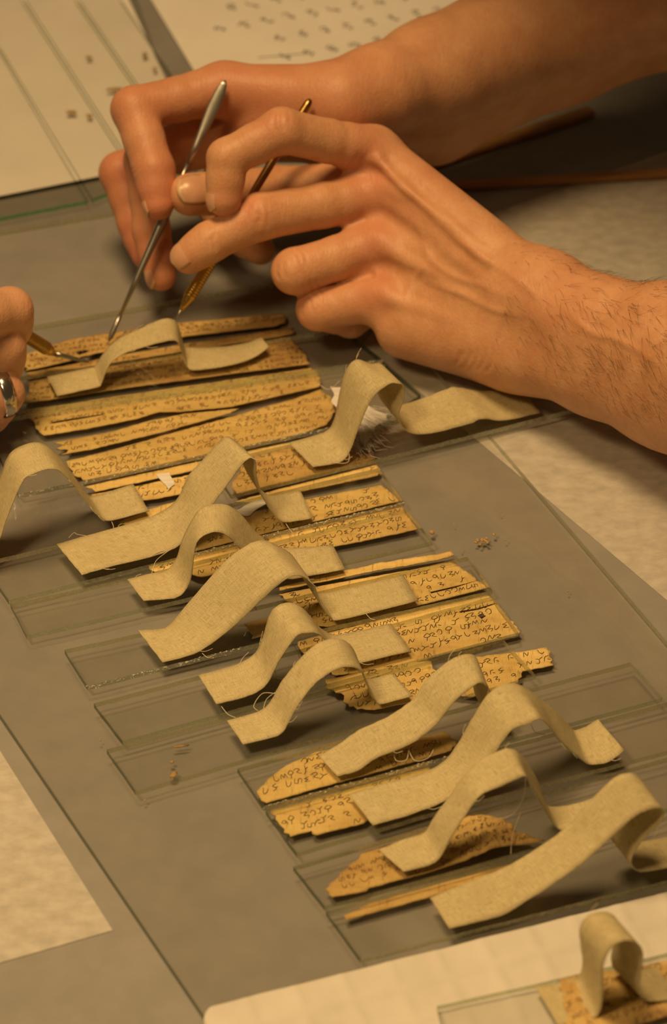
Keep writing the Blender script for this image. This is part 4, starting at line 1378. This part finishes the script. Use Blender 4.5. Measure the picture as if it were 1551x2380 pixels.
# the far (right) arm
fing2 = {
    'index': [(522, 206, 92, 11.2), (312, 254, 91, 10.4), (358, 395, 75, 9.4), (368, 474, 64, 7.2)],
    'middle': [(540, 250, 70, 11.0), (338, 372, 60, 9.8), (352, 535, 38, 8.6), (374, 640, 23, 7.2)],
    'ring': [(545, 295, 54, 10.4), (280, 402, 46, 9.8), (316, 520, 30, 8.4), (340, 590, 20, 7.2)],
    'little': [(570, 330, 40, 9.6), (480, 460, 34, 8.4), (545, 548, 26, 7.4), (606, 582, 22, 6.8)],
    'thumb': [(640, 290, 76, 12.5), (505, 326, 64, 10.4), (415, 366, 52, 8.0)],
}
J2 = {k: [P(x, y, z) for x, y, z, r in v] for k, v in fing2.items()}
palm2 = [
    ((522, 206, 92), 11.2, (790, 236, 90), 17, 8), ((540, 250, 74), 11.2, (790, 255, 76), 17, 8), ((545, 295, 58), 10.8, (790, 280, 62), 17, 8),
    ((570, 330, 44), 10, (790, 300, 55), 16, 8), ((640, 290, 78), 13, (770, 265, 80), 18, 8), ((580, 300, 58), 12, (780, 290, 64), 18, 8),
    ((560, 240, 84), 9, (640, 285, 78), 11, 7),
    ((790, 236, 90), 17, (880, 212, 88), 20, 9), ((800, 285, 62), 19, (880, 262, 62), 22, 9),
    ((880, 212, 88), 20, (1000, 178, 82), 25, 9), ((880, 262, 62), 22, (1000, 250, 56), 26, 9),
    ((1000, 178, 82), 25, (1300, 45, 88), 31, 9), ((1000, 250, 56), 25, (1300, 100, 68), 29, 9),
    ((1300, 45, 88), 31, (1560, -60, 108), 35, 9), ((1300, 100, 68), 29, (1560, -12, 88), 33, 9),
    ((1560, -60, 108), 35, (1800, -170, 140), 38, 9), ((1560, -12, 88), 33, (1800, -110, 118), 37, 9),
]
bm2, fl2, cr2 = [], [], []
for k in ('index', 'middle', 'ring'):
    fl2 += [(tuple(J2[k][1]), 16, 0.9), (tuple(J2[k][3]), 14, 1.0), (tuple(J2[k][2]), 14, 0.7)]
nI = Vector((-1, -0.1, 0.3))
cr2 += crease_set(J2['index'], 2, 8.7, nI, (-1.5, .6), .45, .55)
fl2 += [(tuple(P(700, 210, 100)), 45, 0.45), (tuple(P(520, 200, 95)), 24, 0.5)]
# tendon hollow beside the thumb web
armR, VR, NR = build_arm('arm', per, dict(palm=palm2, fingers=fing2, bumps=bm2, flush=fl2, creases=cr2), M['skin'], 0.95)
nail(armR, J2['index'][2], J2['index'][3], 7.2, Vector((-1, -0.05, 0.0)), 12.5, 0, half=42)
nail(armR, J2['middle'][2], J2['middle'][3], 7.2, Vector((-0.9, -0.5, 0.0)), 12.0, 0, half=42)

# head, shoulders and sleeves of the same person, leaning over the table out of view, placed to shade the far arm
def blob(name, parent, prims, mat, h):
    lo = [min(min(a[k] - ra, b[k] - rb) for a, ra, b, rb, kk in prims) - 8 for k in range(3)]
    hi = [max(max(a[k] + ra, b[k] + rb) for a, ra, b, rb, kk in prims) + 8 for k in range(3)]
    G = Field(lo, hi, h)
    D = G.new()
    for a, ra, b, rb, kk in prims:
        if kk < 0:
            G.cone(D, a, ra, b, rb, -kk, 24, sub=True)
        else:
            G.cone(D, a, ra, b, rb, kk, 40)
    V, Q = G.surface(D)
    return mesh_obj(name, V, [tuple(int(i) for i in q) for q in Q], mat, parent, smooth=True)


EL, ER = Vector((262, -98, 88)), Vector((250, 284, 138))
SHL, SHR = Vector((400, 0, 320)), Vector((372, 370, 325))
blob('shirt', per, [(EL, 47, SHL, 62, 20), (ER, 48, SHR, 62, 20), (SHL, 64, SHR, 64, 40), ((430, 60, 300), 95, (430, 310, 300), 95, 40),
                    ((450, 185, 290), 130, (540, 185, 60), 140, 40), ((540, 185, 60), 140, (560, 185, -120), 140, 40), ((330, 210, 350), 50, (400, 195, 330), 80, 30)], M['shirt'], 4.0)
HC = Vector((88, 222, 380))
face = (Vector((-0.75, -0.15, -0.62))).normalized()
upd = Vector((-0.62, 0.05, 0.78)).normalized()
sid = face.cross(upd).normalized()
head = blob('head', per, [(HC, 78, HC + face * 22 - upd * 34, 58, 25), (HC - face * 8 + upd * 8, 80, HC - face * 14, 76, 20), (HC + face * 50 - upd * 70, 34, HC + face * 20 - upd * 60, 40, 20),
                          (HC + face * 84 - upd * 4, 7, HC + face * 98 - upd * 38, 11, 10), (HC + face * 90 - upd * 40, 8, HC + face * 82 - upd * 38 + sid * 12, 7, 8), (HC + face * 90 - upd * 40, 8, HC + face * 82 - upd * 38 - sid * 12, 7, 8),
                          (HC + face * 74 - upd * 66 + sid * 16, 7, HC + face * 76 - upd * 66 - sid * 16, 7, 8),
                          (HC + sid * 74 - upd * 14, 9, HC + sid * 76 - upd * 40, 7, 8), (HC - sid * 74 - upd * 14, 9, HC - sid * 76 - upd * 40, 7, 8),
                          (HC + face * 86 - upd * 6 + sid * 32, 10, HC + face * 86 - upd * 6 + sid * 30, 10, -10), (HC + face * 86 - upd * 6 - sid * 32, 10, HC + face * 86 - upd * 6 - sid * 30, 10, -10),
                          (HC - upd * 60 - face * 20, 52, Vector((345, 208, 345)), 56, 20)], M['skin'], 3.0)
for sgn in (1, -1):
    c = HC + face * 68 - upd * 5 + sid * (30 * sgn)
    tv, tf = [], []
    for i in range(9):
        for j in range(16):
            th, ph = math.pi * i / 8, 2 * math.pi * j / 16
            tv.append(c + Vector((math.sin(th) * math.cos(ph), math.sin(th) * math.sin(ph), math.cos(th))) * 12)
    for i in range(8):
        for j in range(16):
            tf.append((i * 16 + j, (i + 1) * 16 + j, (i + 1) * 16 + (j + 1) % 16, i * 16 + (j + 1) % 16))
    mesh_obj('eye', tv, tf, M['nail_tip'], head, smooth=True)
blob('hair', head, [(HC - face * 14 + upd * 20, 82, HC - face * 34 - upd * 20, 74, 20), (HC + upd * 34 + face * 14, 66, HC + upd * 26 - face * 20, 78, 20)], M['hair'], 3.0)

# ---- second person: fingertips at the left edge
per2 = empty('person', P(-150, 850, 0), 'person at the left edge with only fingers and a silver ring showing', 'person')
fing3 = {
    'index': [(-260, 800, 62, 11), (-82, 742, 70, 10.5), (22, 722, 60, 10.0), (32, 764, 47, 8.2)],
    'middle': [(-260, 870, 46, 11.5), (-100, 800, 54, 11), (2, 806, 46, 10.6), (10, 846, 34, 9.0)],
    'ring': [(-270, 950, 32, 11), (-116, 900, 34, 10.0), (6, 914, 28, 9.2), (-20, 966, 16, 8.0)],
    'little': [(-280, 1010, 22, 10), (-150, 985, 20, 9), (-50, 1010, 17, 8.2), (-80, 1045, 15, 7.4)],
    'thumb': [(-310, 790, 42, 13), (-160, 790, 36, 11), (-50, 810, 34, 9.5)],
}
J3 = {k: [P(x, y, z) for x, y, z, r in v] for k, v in fing3.items()}
palm3 = [((-250, 800, 62), 12, (-560, 900, 60), 18, 8), ((-250, 870, 46), 12, (-560, 930, 50), 18, 8), ((-260, 950, 32), 12, (-560, 970, 40), 18, 8),
         ((-270, 1010, 22), 11, (-560, 1000, 32), 18, 8), ((-300, 790, 42), 13, (-560, 920, 44), 20, 8),
         ((-560, 900, 60), 19, (-720, 940, 60), 24, 8), ((-560, 985, 38), 19, (-720, 1010, 44), 24, 8)]
fl3 = [(tuple(J3[k][2]), 11, 0.5) for k in J3 if k != 'thumb']
cr3 = []
for k in ('index', 'middle', 'ring'):
    cr3 += crease_set(J3[k], 2, 9.8, TC + Vector((0.6, 0, 0.3)), (-3, -0.6, 1.8), 0.12, 0.7)
handP, VP, NP = build_arm('hand', per2, dict(palm=palm3, fingers=fing3, flush=fl3, creases=cr3), M['skin_b'], 0.9)
# ring
c0, c1 = J3['ring'][1].lerp(J3['ring'][2], 0.97), J3['ring'][1].lerp(J3['ring'][2], 1.1)
ax = ((c1 - c0).normalized() + Vector((0, 0.35, 0.25))).normalized()
a_ = ax.orthogonal().normalized()
b_ = ax.cross(a_)
V, Fc = [], []
prof = [(-2.8, 9.9), (-3.0, 10.7), (-1.6, 11.1), (0, 11.2), (1.6, 11.1), (3.0, 10.7), (2.8, 9.9)]
K = 48
for i in range(K):
    an = 2 * math.pi * i / K
    for s_, r in prof:
        V.append(c0 + ax * s_ + (a_ * math.cos(an) + b_ * math.sin(an)) * r)
n_ = len(prof)
for i in range(K):
    for k in range(n_):
        Fc.append((i * n_ + k, ((i + 1) % K) * n_ + k, ((i + 1) % K) * n_ + (k + 1) % n_, i * n_ + (k + 1) % n_))
rg_ = mesh_obj('ring', V, Fc, M['silver'], handP, smooth=True)
rg_['label'] = 'plain silver ring'

# ------------------------------------------------------------------ tools
def tool_part(name, a, b, prof, m, parent, sides=20, ridges=None, flat=None):
    """lathe along a->b; prof = [(t, radius)], flat(t) gives a thickness factor across the side axis"""
    d = (b - a)
    L = d.length
    d = d.normalized()
    s = d.cross(TC).normalized()
    n = s.cross(d)
    V, Fc = [], []
    for t, r in prof:
        w, th = flat(t) if flat else (1.0, 1.0)
        for k in range(sides):
            an = 2 * math.pi * k / sides
            V.append(a + d * (t * L) + s * (math.cos(an) * r * w) + n * (math.sin(an) * r * th))
    m_ = len(prof)
    for i in range(m_ - 1):
        for k in range(sides):
            k2 = (k + 1) % sides
            Fc.append((i * sides + k, i * sides + k2, (i + 1) * sides + k2, (i + 1) * sides + k))
    Fc.append(tuple(range(sides - 1, -1, -1)))
    Fc.append(tuple((m_ - 1) * sides + k for k in range(sides)))
    return mesh_obj(name, V, Fc, m, parent, smooth=True)


def knurl(t0, t1, r, n, amp):
    out = []
    for i in range(n):
        for q, f in ((0.0, 0), (0.35, 1), (0.65, 1), (0.95, 0)):
            out.append((t0 + (t1 - t0) * (i + q) / n, r + amp * (f - 0.5)))
    return out


# silver spatula
a, b = P(252, 795, 7.3), P(524, 187, 104)
st = empty('spatula_tool', a, 'slim silver double ended spatula held upright by the far hand', 'tool')
tool_part('shaft', a.lerp(b, 0.10), a.lerp(b, 0.68), [(0, 0.85), (0.25, 1.3), (0.5, 1.9), (0.62, 2.3), (0.72, 2.3), (0.8, 1.7), (0.9, 1.3), (1, 1.2)], M['steel'], st)
tool_part('tip_blade', a, a.lerp(b, 0.105), [(0, 0.2), (0.12, 0.9), (0.35, 1.35), (0.6, 1.2), (1, 0.85)], M['steel'], st, flat=lambda t: (1.0, 0.35 + 0.6 * t))
tool_part('end_blade', a.lerp(b, 0.675), b, [(0, 1.2), (0.25, 1.6), (0.5, 2.4), (0.68, 2.9), (0.85, 2.5), (0.95, 1.6), (1, 0.5)], M['steel'], st,
          flat=lambda t: (1.0, max(0.22, 1 - 1.8 * t)))
# brass needle
a, b = P(408, 742, 24), P(722, 231, 101)
bt = empty('needle_tool', a, 'brass needle holder with knurled grip held by the near hand', 'tool')
tool_part('needle', a, a.lerp(b, 0.05), [(0, 0.25), (0.5, 0.5), (1, 0.8)], M['steel'], bt)
tool_part('grip', a.lerp(b, 0.04), a.lerp(b, 0.30), [(0, 0.8), (0.10, 1.5), (0.22, 2.5)] + knurl(0.24, 0.95, 2.75, 16, 0.35) + [(0.97, 2.3), (1.0, 2.0)], M['brass'], bt)
tool_part('rod', a.lerp(b, 0.295), b, [(0, 2.0), (0.03, 1.9), (0.96, 1.9), (0.985, 1.6), (1.0, 0.9)], M['bronze'], bt)
# left-hand brass tool
a, b = P(206, 842, 8.0), P(-60, 735, 46)
lt = empty('scalpel_tool', a, 'brass scraper with ribbed grip held by the fingers at the left edge', 'tool')
k1 = P(128, 822, 14)
tool_part('blade', a, k1, [(0, 0.3), (0.2, 0.8), (0.5, 1.0), (0.8, 1.0), (1.0, 1.3)], M['steel'], lt, flat=lambda t: (1.0, 0.4 + 0.6 * t))
k2 = P(30, 762, 35)
tool_part('grip', k1, k2, [(0, 1.2), (0.10, 2.2), (0.18, 2.8)] + knurl(0.2, 0.98, 2.9, 18, 0.4) + [(1.0, 2.3)], M['brass'], lt)
tool_part('rod', k2, P(-60, 720, 55), [(0, 2.0), (1.0, 2.0)], M['bronze'], lt)
